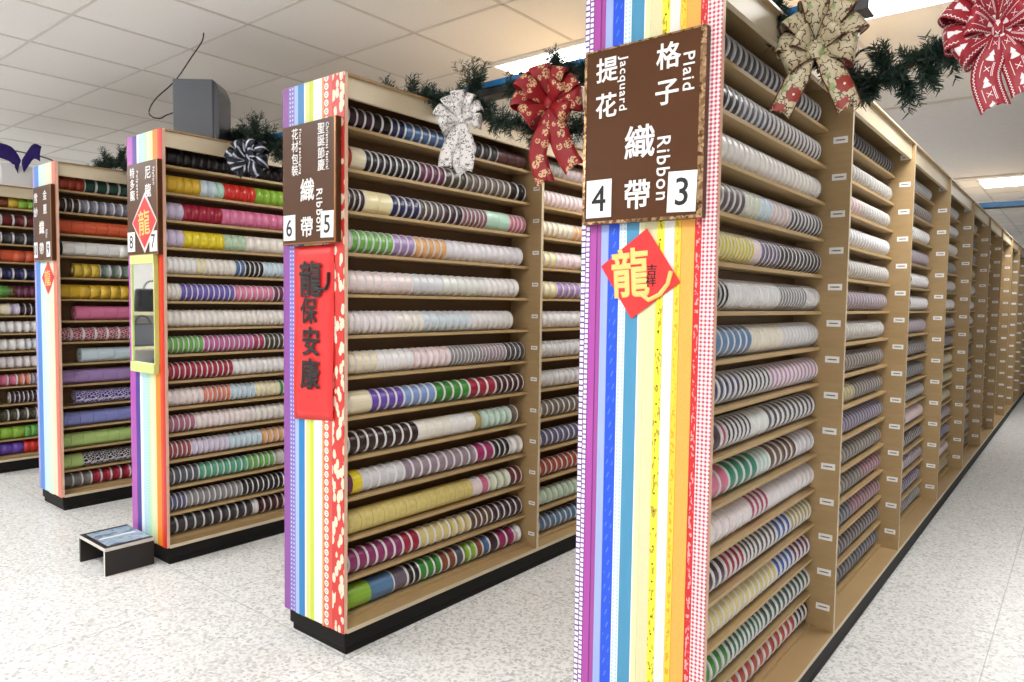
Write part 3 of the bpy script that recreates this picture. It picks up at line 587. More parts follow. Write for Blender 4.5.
for s in spools:
    if id(s) not in ONE: continue
    key, i, y, p, c, st, R, nth, of, _ = s
    gap = .0010; l = p-2*gap; z = ZS[key][i]; x = RX[key]-INSET[key]-.005-R
    roll = st == 'P'
    noun = 'ribbon roll' if roll else 'ribbon spool'
    cc = c.replace(' lattice', ' patterned').replace(' floral', ' flowered')
    lab = ('the %s %s, %s shelf down, %s' % (cc, noun, ROW_WORD[i], RACKWORD[key])) if of == 1 else ('%s of %s %ss from left, %s shelf down, %s' % (ORD[nth-1], CARD[of], cc+' '+noun, ROW_WORD[i], RACKWORD[key]))
    lab = lab.replace('top shelf down', 'top shelf')
    o = empty(noun.replace(' ', '_'), (x, y+gap, z+R), lab, noun, 'ribbon spools on the ' + RACKWORD[key])
    t = TH[st]*p
    rb = link('ribbon', ribbon_me(l-2*t, R*RR[st]), o, (0, t, 0)); sl = rb.material_slots[0]; sl.link = 'OBJECT'; sl.material = ribbon_mat(c)
    if roll: link('core', core_me(l-.001), o, (0, .0005, 0))
    else:
        link('flange', flange_me(t, R), o); link('flange', flange_me(t, R), o, (0, l-t, 0))
        link('core', core_me(l-.001), o, (0, .0005, 0))

# every other spool: one mass
import numpy as np
def tmpl(st, p, R, seg):
    t = TH[st]*p; r = R*RR[st]; l = p-.0012
    if st == 'P': prof = [(.014, 0), (R, 0), (R, l), (.014, l)]; fl = [0, 1, 0, 1][:3]
    else: prof = [(.014, 0), (R, 0), (R, t), (r, t), (r, l-t), (R, l-t), (R, l), (.014, l)]
    n = len(prof); a = np.arange(seg)*2*PI/seg
    V = np.concatenate([np.stack([pr[0]*np.cos(a), np.full(seg, pr[1]), pr[0]*np.sin(a)], 1) for pr in prof])
    F = []; K = []
    for q in range(n):
        q2 = (q+1) % n
        isr = (st == 'P' and q in (0, 1, 2)) or (st != 'P' and q == 3)
        for k in range(seg):
            k2 = (k+1) % seg; F.append((q2*seg+k, q2*seg+k2, q*seg+k2, q*seg+k)); K.append(1 if isr else 0)
    return V, np.array(F), np.array(K)
VV, FF, CC = [], [], []; nv = 0
white = np.array(srgb('#e8e6ea'))
for s in spools:
    if id(s) in ONE: continue
    key, i, y, p, c, st, R = s[:7]
    if y > 2*L+.1 and key != 'A' : continue
    seg = 20 if y < 2*L else 12
    V, F, K = tmpl(st, p, R, seg)
    xc = RX[key]-INSET[key]-.005-R if len(s) == 10 else RX[key]-WID+INSET[key]+.005+R
    VV.append(V+np.array([xc, y+.0006, ZS[key][i]+R])); FF.append(F+nv); nv += len(V)
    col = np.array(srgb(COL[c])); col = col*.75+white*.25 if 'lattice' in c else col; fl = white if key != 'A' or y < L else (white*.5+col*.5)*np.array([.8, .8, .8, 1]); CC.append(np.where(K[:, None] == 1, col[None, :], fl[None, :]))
VV = np.concatenate(VV).astype('f'); FF = np.concatenate(FF).astype('i'); CC = np.concatenate(CC).astype('f')
me = bpy.data.meshes.new('ribbon_spools'); me.vertices.add(len(VV)); me.vertices.foreach_set('co', VV.ravel())
me.loops.add(FF.size); me.loops.foreach_set('vertex_index', FF.ravel()); me.polygons.add(len(FF)); me.polygons.foreach_set('loop_start', np.arange(0, FF.size, 4, dtype='i'))
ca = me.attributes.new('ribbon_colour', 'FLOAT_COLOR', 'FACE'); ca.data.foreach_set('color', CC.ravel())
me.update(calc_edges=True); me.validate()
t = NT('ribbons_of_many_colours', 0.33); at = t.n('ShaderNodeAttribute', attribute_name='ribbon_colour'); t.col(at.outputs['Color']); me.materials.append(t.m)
tag(link('ribbon_spools', me), 'all the other ribbon spools on the farther shelves of the five racks', 'ribbon spools', None, 'stuff')

# ------------------------------------------------------------------ signs, cards, banner on the end panels
t = NT('bronze_sequin_trim', 0.22, 0.9); v = t.voro(t.coord(), 130.0, 'F1', 'Color'); vs_ = t.sep(v)
t.col(t.mix(vs_[0], srgb('#5a3820'), srgb('#d8b48a'))); t.bump(vs_[1], 0.8, 0.004); M['trim'] = t.m
def sign(key, x0, x1, z0, z1, label, gold):
    X = RX[key]; xc = (x0+x1)/2
    o = empty('sign_board', (xc, -.026, z0), label, 'sign', 'brown numbered rack signs'); w2 = (x1-x0)/2; h = z1-z0
    bevel(MB().box(-w2, 0, 0, w2, .022, h).build('board', M['board'], o), .002)
    if gold:
        f = MB(); fw = .011
        f.box(-w2, -.002, 0, w2, 0, fw*.7).box(w2-fw*1.3, -.002, fw*.7, w2, 0, h).box(-w2, -.002, fw*.7, -w2+fw*.7, 0, h).box(-w2+fw*.7, -.002, h-fw*.4, w2-fw*1.3, 0, h)
    else:
        f = MB(); f.box(w2-.012, -.001, 0, w2-.004, 0, h).box(-w2, -.001, 0, w2-.012, 0, .006)
    f.build('frame', M['trim'] if gold else plain('copper_edge', '#9a6a3e', .3, .6), o)
    P = lambda x, z: (x-xc, z-z0)
    return o, P
def card(o, P, x0, x1, z0, z1, num, tilt=0.0):
    cx, cz = P((x0+x1)/2, (z0+z1)/2); w2, h2 = (x1-x0)/2, (z1-z0)/2
    c = MB().box(-w2, -.0015, -h2, w2, 0, h2).build('number_card', M['card'], o); c.location = (cx, -.001, cz); c.rotation_euler = (0, tilt, 0)
    s = h2*1.9
    n = text(num, s, 0, 0, -.002, M['ink'], c, 'numeral', 0.008, 0.0, .0004, .95 if len(num) == 1 else .62)
    return c
WH = M['letter']
o, P = sign('A', -.274, .064, 1.541, 1.990, 'largest brown sign, with white characters and the number cards 4 and 3', True)
def chars(o, P, lst, size, bold=.012, y=-.0012, mat=None, name='lettering'):
    for ch, x, z in lst: a, b = P(x, z); text(ch, size, a, b, y, mat or WH, o, name, bold)
def vert(o, P, s, x, za, zb, bold=.01):
    """Latin word turned a quarter clockwise so that it reads downwards"""
    a, b = P(x, (za+zb)/2); q = text(s, .05, a, b, -.0012, WH, o, 'lettering', bold, -PI/2, .0008, 1.0, 1.15)
    zs_ = [v.co.z for v in q.data.vertices]; xs_ = [v.co.x for v in q.data.vertices]; ln = max(zs_)-min(zs_); wd = max(xs_)-min(xs_)
    return q, ln, wd
def vword(o, P, s, x, za, zb, width):
    q, ln, wd = vert(o, P, s, x, za, zb); kz = abs(za-zb)/ln; kx = width/wd
    for v in q.data.vertices: v.co.z *= kz; v.co.x *= kx
chars(o, P, [('提', -.206, 1.936), ('花', -.207, 1.845), ('格', -.033, 1.937), ('子', -.035, 1.849)], .066, .018)
chars(o, P, [('織', -.107, 1.740)], .088, .016); chars(o, P, [('帶', -.111, 1.609)], .078, .018)
vword(o, P, 'Jacquard', -.160, 1.962, 1.825, .030); vword(o, P, 'Plaid', .021, 1.934, 1.845, .030); vword(o, P, 'Ribbon', -.040, 1.744, 1.590, .036)
card(o, P, -.261, -.185, 1.558, 1.656, '4'); card(o, P, -.026, .049, 1.557, 1.655, '3', .03)

X = RX['B']; o, P = sign('B', -1.666, -1.331, 1.543, 1.993, 'brown sign with four columns of white writing and number cards 6 and 5', False)
chars(o, P, [(c, -1.583, z) for c, z in zip('花材包裝', (1.959, 1.913, 1.867, 1.823))], .044, .008)
chars(o, P, [(c, -1.419, z) for c, z in zip('聖誕節慶', (1.959, 1.915, 1.870, 1.827))], .044, .008)
vword(o, P, 'Floral packaging', -1.550, 1.974, 1.806, .017); vword(o, P, 'Christmas festival', -1.382, 1.976, 1.807, .017)
chars(o, P, [('織', -1.505, 1.744)], .090, .016); chars(o, P, [('帶', -1.508, 1.606)], .080, .018); vword(o, P, 'Ribbon', -1.430, 1.741, 1.587, .036)
card(o, P, -1.658, -1.581, 1.559, 1.656, '6'); card(o, P, -1.421, -1.345, 1.561, 1.658, '5', .02)

o, P = sign('C', -3.050, -2.712, 1.543, 2.000, 'brown sign half covered by a red diamond card, with number cards 8 and 7', False)
chars(o, P, [(c, -2.985, z) for c, z in zip('特多龍', (1.957, 1.900, 1.845))], .054, .008); chars(o, P, [(c, -2.812, z) for c, z in zip('尼龍', (1.943, 1.857))], .068, .010)
vword(o, P, 'Polyester', -2.930, 1.963, 1.820, .024); vword(o, P, 'Nylon', -2.753, 1.964, 1.879, .024)
card(o, P, -3.044, -2.962, 1.563, 1.661, '8'); card(o, P, -2.800, -2.722, 1.558, 1.657, '7')

o, P = sign('D', -4.402, -4.098, 1.550, 2.010, 'small far brown sign on the rack with the coral edge strip', False)
chars(o, P, [(c, -4.199, z) for c, z in zip('金蔥', (1.951, 1.865))], .064, .010); chars(o, P, [(c, -4.355, z) for c, z in zip('雪紗', (1.942, 1.855))], .064, .010)
chars(o, P, [('織', -4.261, 1.756)], .088, .008); chars(o, P, [('帶', -4.269, 1.627)], .078, .008); vword(o, P, 'Ribbon', -4.180, 1.74, 1.69, .03)
card(o, P, -4.398, -4.338, 1.572, 1.668, '10'); card(o, P, -4.185, -4.125, 1.573, 1.665, '9')

def m_red():
    t = NT('red_paper', 0.45); n = t.noise(t.coord(), 9.0, 2.0); t.col(t.mix(n, srgb('#dc2126'), srgb('#ee3b38'))); return t.m
M['redpaper'] = m_red(); M['gold'] = plain('gold_ink', '#f3cf7a', .35)
# red banner of rack B
bn = empty('paper_banner', (-1.495, -.0030, .875), 'long red paper banner with four black characters under the 6 and 5 sign', 'banner')
nx, nz = 6, 18; b = MB()
for j in range(nz+1):
    for i in range(nx+1):
        xx = -.125+.248*i/nx; zz = (-.009 + .018*(i/nx) if j == 0 else 0) + .663*j/nz
        yy = -.0022-.0030*math.sin(i*1.1+j*.35)*(1-j/nz) - .0035*(1-j/nz)
        b.v.append((xx, yy, zz))
for j in range(nz):
    for i in range(nx): q = j*(nx+1)+i; b.f.append((q, q+1, q+nx+2, q+nx+1)); b.mi.append(0)
bo = b.build('paper', M['redpaper'], bn, True); sm = bo.modifiers.new('thickness', 'SOLIDIFY'); sm.thickness = .0008
for ch, x, z, s_ in (('龍', -1.508, 1.412, .142), ('保', -1.518, 1.292, .104), ('安', -1.506, 1.175, .116), ('康', -1.510, 1.050, .124)):
    text(ch, s_, x+1.495, z-.875, -.0105, M['ink'], bn, 'lettering', .024)
q = MB().tube([(.02, -.0105, .505), (.05, -.0105, .497), (.085, -.0105, .500), (.098, -.0105, .52), (.100, -.0105, .56)], .006, 6); q.build('brush_stroke', M['ink'], bn)

# red diamond cards
def diamond(loc, pts, label, big, film=None):
    o = empty('diamond_card', loc, label, 'paper decoration', 'red dragon-character diamond cards')
    b = MB().prism([(x, z) for x, z in pts], 0, .0012); b.build('paper', M['redpaper'], o)
    if film: t = MB().prism(film, .0014, .0020); t.build('wrapper', plain('clear_wrapper', '#e9dcdc', .15), o)
    return o
o = diamond((-.111, -.0065, 1.41), [(-.114, .022), (-.020, -.115), (.114, -.021), (.019, .115)], 'red diamond card with gold brushed dragon character on the rainbow ribbons below the 4', True)
text('龍', .132, -.026, .004, -.0006, M['gold'], o, 'lettering', .024, .06, .0008, .85)
MB().tube([(.005, -.0008, -.050), (.030, -.0008, -.066), (.060, -.0008, -.052), (.082, -.0008, -.026), (.090, -.0008, .006)], .0062, 6).build('brush_stroke', M['gold'], o)
for ch, x, z in (('吉', .036, .010), ('祥', .034, -.018)): text(ch, .030, x, z, -.0006, M['ink'], o, 'lettering', .005)
o = diamond((-2.853, -.0300, 1.702), [(-.126, .003), (0, -.125), (.126, .003), (.008, .125)], 'red diamond card stuck over the brown sign above the tall mirror', False, [(-.136, .003), (0, -.150), (.136, .003), (.008, .150)])
text('龍', .13, 0, 0, -.0006, M['gold'], o, 'lettering', .006, .08)
o = diamond((-4.243, -.0065, 1.446), [(-.098, .002), (0, -.100), (.098, .004), (.006, .100)], 'small red diamond card under the farthest brown sign, on blue and cream strips', False)
text('龍', .105, 0, 0, -.0006, M['gold'], o, 'lettering', .004, .08)

# mirror of rack C
o = empty('wall_mirror', (-2.898, -.020, .955), 'tall narrow mirror with lime green frame below the 8 and 7 sign', 'mirror')
lime = plain('lime_frame', '#cfe08a', .4)
MB().box(-.123, .002, .040, .123, .016, .555).build('mirror_glass', (lambda t: (t.col((.82, .84, .83, 1)), t.m)[1])(NT('mirror_glass', .03, 1.0)), o)
bevel(MB().box(-.130, -.008, .545, .130, .017, .590).build('frame', lime, o), .003); bevel(MB().box(-.130, -.012, 0, .130, .017, .050).build('frame', lime, o), .003)
MB().box(.122, -.004, .05, .130, .017, .545).build('frame', lime, o); MB().box(-.130, -.004, .05, -.122, .017, .545).build('frame', lime, o)

# ------------------------------------------------------------------ step stool
o = empty('step_stool', (-2.95, -.140, 0), 'low black step stool with a blue sticker on top, in front of an end panel', 'step stool', None, 0.0)
blk = plain('black_laminate', '#221c19', .5); wht = plain('white_edge_tape', '#d9d4cc', .5)
bevel(MB().box(-.155, -.118, .119, .155, .110, .137, 0, {'-y': 1, '+x': 1}).build('top', [blk, wht], o), .0015)
for sx in (-1, 1):
    MB().box(min(sx*.155, sx*.139), -.118, 0, max(sx*.155, sx*.139), .110, .119, 0, {'-y': 1 if sx > 0 else 0}).build('side_panel', [blk, wht], o)
t = NT('sticker_print', .25); v = t.coord(); s = t.sep(v); n = t.noise(v, 14.0, 3.0); c = t.ramp(n, [(0.3, srgb('#7fa0bd')), (0.5, srgb('#a9bccb')), (0.62, srgb('#5f7f9c')), (0.75, srgb('#c9a9b6'))])
ln = t.math('MULTIPLY', t.math('LESS_THAN', t.math('ABSOLUTE', s[0]), .010), t.math('LESS_THAN', t.math('ABSOLUTE', t.math('ADD', s[1], .0)), .085)); t.col(t.mix(ln, c, srgb('#eef2f4')))
MB().box(-.128, -.095, .137, .128, .106, .1378).build('sticker', t.m, o)

# ------------------------------------------------------------------ loudspeaker on rack C
SPX, SPY, SPR = -2.930, .155, .70
o = empty('loudspeaker', (SPX, SPY, H), 'grey loudspeaker box standing on top of the rack signed 8 and 7', 'loudspeaker', None, SPR)
bevel(MB().box(0, 0, .004, .205, .175, .312).build('cabinet', plain('grey_vinyl', '#5b5f66', .42), o), .006, 3)
bf = MB(); prof = [(.205, .004), (.226, .004), (.236, .03), (.236, .236), (.230, .262), (.214, .298), (.205, .309)]
n = len(prof)
bf.v += [(x, .006, z) for x, z in prof] + [(x, .169, z) for x, z in prof]
bf.f.append(tuple(range(n))); bf.f.append(tuple(range(n, 2*n))[::-1])
for k in range(n): j = (k+1) % n; bf.f.append((j, k, n+k, n+j))
bf.mi = [0]*len(bf.f); bevel(bf.build('front_baffle', plain('dark_grey_plastic', '#4b4f56', .22), o), .006, 3)
for sx in (.03, .18):
    for sy in (.03, .145): MB().lathe([(.012, 0), (.012, .005), (.001, .005)], 10, axis='z', origin=(sx, sy, 0)).build('foot', M['black'], o)
def smooth(pts, n=8):
    pts = [Vector(p) for p in pts]; out = []
    for k in range(len(pts)-1):
        p0, p1, p2, p3 = pts[max(k-1, 0)], pts[k], pts[k+1], pts[min(k+2, len(pts)-1)]
        for q in range(n):
            t_ = q/n; out.append(0.5*((2*p1)+(p2-p0)*t_+(2*p0-5*p1+4*p2-p3)*t_**2+(3*p1-p0-3*p2+p3)*t_**3))
    out.append(pts[-1]); return out
wp = [(-2.925, .19, 2.305), (-2.95, .135, 2.275), (-2.95, .10, 2.25), (-2.95, .06, 2.25), (-2.95, .045, 2.275), (-2.95, .08, 2.345), (-2.95, .18, 2.46), (-2.95, .26, 2.59), (-2.95, .325, 2.70), (-2.95, .335, 2.748)]
cR, sR = math.cos(-SPR), math.sin(-SPR)
pts = [((x-SPX)*cR-(y-SPY)*sR, (x-SPX)*sR+(y-SPY)*cR, z-H) for x, y, z in wp]
MB().tube(smooth(pts), .0032, 8).build('cable', M['wire'], o, True)

# ------------------------------------------------------------------ what the mirror shows: a low shelf unit across the front of the shop
o = empty('display_shelf', (-6.75, -1.75, 0), 'white open shelf unit with cream shelf edges, seen in the tall mirror', 'shelf unit')
wb = plain('white_shelf_board', '#eceae6', .5); cb = plain('cream_shelf_edge', '#e6dfb4', .5)
MB().box(-.02, -1.0, 0, 0, 1.0, 1.30).build('back_panel', wb, o)
for sy in (-1, 1): MB().box(0, min(sy*1.0, sy*.98), 0, .36, max(sy*1.0, sy*.98), 1.30).build('side_panel', wb, o)
for z in (.10, .50, .85, 1.19): MB().box(0, -.98, z-.03, .36, .98, z, 0, {'+x': 1}).build('shelf', [wb, cb], o)
dk = plain('dark_canvas', '#1d1c20', .7); gr = plain('grey_canvas', '#6d6f76', .7)
for k, (y, z, wy, hz, mt, lab) in enumerate(((-.42, 1.19, .30, .20, dk, 'dark handbag on the top shelf, seen in the tall mirror, farther from the camera'), (.05, 1.19, .34, .23, dk, 'dark handbag on the top shelf, seen in the tall mirror, nearer one'),
        (-.30, .85, .36, .20, dk, 'dark bag on the middle shelf, seen in the tall mirror'), (.15, .85, .30, .22, gr, 'grey bag on the middle shelf, seen in the tall mirror'), (-.15, .50, .40, .22, gr, 'grey bag on the lower shelf, seen in the tall mirror'))):
    h = empty('handbag', (-6.55, -1.75+y, z), lab, 'bag', 'bags on the white shelf unit')
    b_ = MB().prism([(-wy/2, 0), (wy/2, 0), (wy/2*.86, hz), (-wy/2*.86, hz)], -.07, .07); b_.v = [(-v[1], v[0], v[2]) for v in b_.v]
    bevel(b_.build('bag_body', mt, h), .02, 3)
    MB().tube([(0, wy*.25*math.cos(a_), hz-.01+.09*math.sin(a_)) for a_ in [PI*q/10 for q in range(11)]], .008, 6).build('handle', mt, h)

# ------------------------------------------------------------------ blue bar across the rack tops
bar = empty('crossbar', (-2.4, .56, H+.001), 'long dark bar with a blue front edge lying across the rack tops', 'bar')
bm_ = MB().box(-2.15, -.03, 0, 2.68, .045, .03).build('rail', plain('dark_grey_metal', '#3d3c3d', .4), bar); bevel(bm_, .003)
t = NT('blue_film', .3); n = t.noise(t.coord(), 25.0, 2.0); t.col(t.mix(n, srgb('#1f6fb0'), srgb('#3a94d4')))
MB().box(-2.15, -.036, .030, 2.68, -.010, .052).build('blue_edge', t.m, bar)
bar2 = empty('crossbar', (-.2, 5.35, H+.001), 'far short bar with a bright blue front across the long rack top', 'bar')
bevel(MB().box(-.3, -.03, 0, 2.3, .045, .03).build('rail', plain('dark_grey_metal', '#3d3c3d', .4), bar2), .003)
MB().box(-.3, -.036, .006, 2.3, -.010, .045).build('blue_edge', t.m, bar2)

# ------------------------------------------------------------------ pine garlands
def m_pine():
    t = NT('pine_needles', .55); n = t.noise(t.coord(), 22.0, 2.0); t.col(t.mix(n, srgb('#15241f'), srgb('#2f4a3a'))); return t.m
M['pine'] = m_pine(); M['twig'] = plain('brown_twig', '#4a3a2a', .8)
def garland(paths, label, seed, dens=300, spread=.062, tufts=(), frost=0.0):
    rg = random.Random(seed); b = MB(); core = MB()
    for path in paths:
        pp = smooth(path, 10); core.tube(pp, .006, 6)
        for k in range(len(pp)-1):
            a, c = pp[k], pp[k+1]; seg = (c-a); ln = seg.length; m = dens*ln; m = int(m) + (1 if rg.random() < m-int(m) else 0)
            for _ in range(m):
                o = a+seg*rg.random(); sprig(b, rg, o, seg.normalized(), spread)
    for (x, y, z, dx, dz, ln) in tufts:
        for _ in range(14):
            d = Vector((dx+rg.uniform(-.35, .35), rg.uniform(-.5, .2), dz+rg.uniform(-.3, .3))).normalized(); sprig(b, rg, Vector((x, y, z)), d, ln, True)
    g = link('pine_garland', core.mesh('pine_garland', M['twig'])); tag(g, label, 'garland', 'pine garlands on the bar')
    b.build('needles', M['pine'], g); return g
def sprig(b, rg, o, along, ln, straight=False):
    d = Vector((rg.gauss(0, 1), rg.gauss(0, 1), rg.gauss(0, .8)))
    d = along if straight else (d.normalized()+along*.5*rg.choice((-1, 1))).normalized(); l = ln*rg.uniform(.6, 1.3)
    s1 = d.orthogonal().normalized(); s2 = d.cross(s1); n = 26
    for q in range(n):
        t_ = (q+.5)/n; p = o+d*l*t_; a = rg.uniform(0, 2*PI); rad = s1*math.cos(a)+s2*math.sin(a)
        nd = (d*.75+rad).normalized(); nl = .027*rg.uniform(.7, 1.2)*(1.15-.4*t_); sd = nd.cross(rad.cross(d)).normalized() if rad.cross(d).length > 0 else s1
        sd = nd.cross(Vector((rg.random(), rg.random(), rg.random()))).normalized()*.0022
        i = len(b.v); e = p+nd*nl; b.v += [tuple(p-sd), tuple(p+sd), tuple(e+sd*.35), tuple(e-sd*.35)]; b.f.append((i, i+1, i+2, i+3)); b.mi.append(0)
Yg = .47
garland([[(-1.60, .47, 2.205), (-1.50, .47, 2.19), (-1.38, .46, 2.18), (-1.26, .44, 2.14), (-1.14, .46, 2.13), (-1.00, .46, 2.03), (-.86, .46, 1.985), (-.72, .46, 1.93), (-.60, .47, 1.95), (-.42, .5, 2.08), (-.28, .5, 2.19)],
         [(-1.0, .54, 2.16), (-.8, .53, 2.18), (-.6, .53, 2.16), (-.42, .52, 2.14), (-.3, .52, 2.2)]],
        'pine garland sagging across the aisle behind the white bow and the red gold bow', 3,
        tufts=[(-1.13, .47, 2.15, -.05, 1, .11), (-1.11, .47, 2.16, .5, .8, .09), (-1.59, .47, 2.20, -.3, .9, .09), (-1.48, .47, 2.19, .3, .9, .08), (-.75, .5, 2.17, 0, 1, .07), (-.64, .5, 2.1, .4, .6, .09)])
garland([[(-.12, .47, 2.25), (.0, .46, 2.215), (.07, .45, 2.15), (.12, .46, 2.06), (.22, .5, 1.99), (.30, .52, 1.945), (.36, .52, 1.965), (.43, .52, 1.98), (.52, .52, 1.985), (.62, .52, 2.0), (.78, .52, 2.04), (1.0, .52, 2.16)]],
        'pine garland hanging between the cream bow and the red bow with white trees', 8, dens=380, spread=.055,
        tufts=[(.33, .52, 1.97, -.2, 1, .07), (.38, .52, 1.94, .3, -1, .07), (.43, .52, 1.97, .1, -1, .06), (.30, .52, 1.95, -.2, -1, .06), (.44, .52, 1.99, .6, .3, .06)])
garland([[(-2.98, .46, 2.20), (-2.86, .46, 2.21), (-2.74, .45, 2.21), (-2.64, .45, 2.19), (-2.54, .47, 2.14), (-2.44, .5, 2.06), (-2.2, .5, 1.97), (-1.95, .5, 2.0), (-1.72, .5, 2.16)]],
        'pine garland on the rack top right of the grey loudspeaker, behind the navy bow', 5,
        tufts=[(-2.92, .46, 2.2, -.2, 1, .09), (-2.66, .46, 2.2, .1, 1, .10), (-2.55, .46, 2.14, .4, .7, .09)])
garland([[(-4.62, .42, 2.21), (-4.50, .42, 2.22), (-4.38, .42, 2.23), (-4.26, .42, 2.22), (-4.14, .43, 2.20), (-4.02, .45, 2.12), (-3.8, .5, 2.02), (-3.4, .5, 2.02), (-3.12, .5, 2.19)]],
        'pine garland on top of the rack with the coral edge strip', 6, tufts=[(-4.42, .42, 2.22, 0, 1, .10), (-4.2, .42, 2.22, .2, 1, .09)])

# ------------------------------------------------------------------ bows
def uvsep(t):
    s = t.sep(t.coord('UV')); return s[0], s[1]
def m_bow(kind):
    t = NT('bow_ribbon_'+kind, .5 if kind != 'purple' else .9, 0, .5 if kind != 'purple' else .1); u, v = uvsep(t); o = t.coord(); uv = t.coord('UV')
    if kind == 'white':
        n = t.noise(t.scale(uv, (1.3, 1.6, 1)), 1.7, 3.0, .6); m = t.math('LESS_THAN', t.math('ABSOLUTE', t.math('SUBTRACT', n, .55)), .016)
        e = t.math('LESS_THAN', t.voro(t.scale(uv, (1.6, 1.6, 1)), 1.2), .085); t.col(t.mix(t.math('MAXIMUM', m, e), srgb('#f3f0ee'), srgb('#2c2226')))
    elif kind == 'red':
        e = t.voro(uv, 1.9); n = t.noise(uv, 8.0, 3.0)
        m = t.math('MULTIPLY', t.math('LESS_THAN', e, .45), t.math('GREATER_THAN', n, .47)); t.col(t.mix(m, srgb('#98161f'), srgb('#dcb68a')))
    elif kind == 'cream':
        d = t.voro(uv, 1.15); n = t.noise(uv, 5.0, 4.0, .6); c = t.mix(t.noise(uv, 3.0), srgb('#a2906c'), srgb('#d6ccb0'))
        vine = t.math('LESS_THAN', t.math('ABSOLUTE', t.math('SUBTRACT', t.noise(uv, 2.4, 3.0), .5)), .020); c = t.mix(vine, c, srgb('#4a3522'))
        leaf = t.math('GREATER_THAN', t.noise(uv, 1.7, 1.0), .60); c = t.mix(t.math('MULTIPLY', leaf, .75), c, srgb('#7f9a5e'))
        pet = t.math('LESS_THAN', t.math('ADD', d, t.math('MULTIPLY', n, .45)), .63); c = t.mix(pet, c, srgb('#8e2c20'))
        ctr = t.math('LESS_THAN', t.math('ADD', d, t.math('MULTIPLY', n, .2)), .22); c = t.mix(ctr, c, srgb('#eadfb8')); t.col(t.mix(t.math('GREATER_THAN', t.math('ABSOLUTE', t.math('SUBTRACT', u, .5)), .45), c, srgb('#5a2a1c')))
    elif kind == 'navy':
        n = t.noise(uv, 2.5, 2.0); m = t.math('GREATER_THAN', t.math('FRACT', t.math('MULTIPLY', t.math('ADD', u, t.math('MULTIPLY', v, .6)), 1.3)), .74); t.col(t.mix(m, srgb('#141829'), srgb('#ccd2e2')))  # pale bands paint the white glints of the shiny dark ribbon
    elif kind == 'forest':
        tri = t.math('ABSOLUTE', t.math('SUBTRACT', t.math('FRACT', t.math('MULTIPLY', v, 9.0)), .5))      # 0..0.5
        def zig(c): return t.math('LESS_THAN', t.math('ABSOLUTE', t.math('SUBTRACT', u, t.math('ADD', c-.03, t.math('MULTIPLY', tri, .12)))), .018)
        m = t.math('MAXIMUM', zig(.10), zig(.90))
        for c in (.30, .345, .70): m = t.math('MAXIMUM', m, t.math('MULTIPLY', t.math('LESS_THAN', t.math('ABSOLUTE', t.math('SUBTRACT', u, c)), .010), t.math('LESS_THAN', t.math('FRACT', t.math('ADD', t.math('MULTIPLY', v, 1.0), .55)), .55)))
        def tree(cu, off):
            f = t.math('FRACT', t.math('ADD', v, off)); hw = t.math('MULTIPLY', t.math('FRACT', t.math('MULTIPLY', f, 5.0)), .10)
            hw = t.math('ADD', t.math('MULTIPLY', f, .26), t.math('MULTIPLY', hw, .5))
            return t.math('MULTIPLY', t.math('LESS_THAN', t.math('ABSOLUTE', t.math('SUBTRACT', u, cu)), hw), t.math('LESS_THAN', f, .42))
        m = t.math('MAXIMUM', m, t.math('MAXIMUM', tree(.5, .0), t.math('MULTIPLY', 0.0, 0.0)))
        x1 = t.math('LESS_THAN', t.math('ABSOLUTE', t.math('SUBTRACT', t.math('ABSOLUTE', t.math('SUBTRACT', u, .5)), t.math('ABSOLUTE', t.math('SUBTRACT', t.math('FRACT', v), .72)))), .018)
        x1 = t.math('MULTIPLY', x1, t.math('LESS_THAN', t.math('ABSOLUTE', t.math('SUBTRACT', u, .5)), .09)); m = t.math('MAXIMUM', m, x1)
        t.col(t.mix(m, srgb('#9c1c2c'), srgb('#f6eef0')))
    elif kind == 'purple': t.col(t.mix(t.noise(o, 20.0), srgb('#1c0b48'), srgb('#28155e')))
    return t.m
def strip(pts, wvec, widths, nu=5, cup=.0, cupdir=Vector((0, -1, 0)), vee=0.0):
    b = MB(); acc = 0; n = len(pts); w0 = max(widths)
    for k in range(n):
        if k: acc += (pts[k]-pts[k-1]).length
        for i in range(nu):
            u = i/(nu-1); p = pts[k] + wvec[k]*(u-.5)*widths[k] + cupdir*cup*(1-(2*u-1)**2)*widths[k]
            if k == n-1 and vee: p = p - (pts[k]-pts[k-1]).normalized()*vee*(1-abs(2*u-1))
            b.uv[len(b.v)] = (u, acc/w0); b.v.append(tuple(p))
    for k in range(n-1):
        for i in range(nu-1): q = k*nu+i; b.f.append((q, q+1, q+nu+1, q+nu)); b.mi.append(0)
    return b
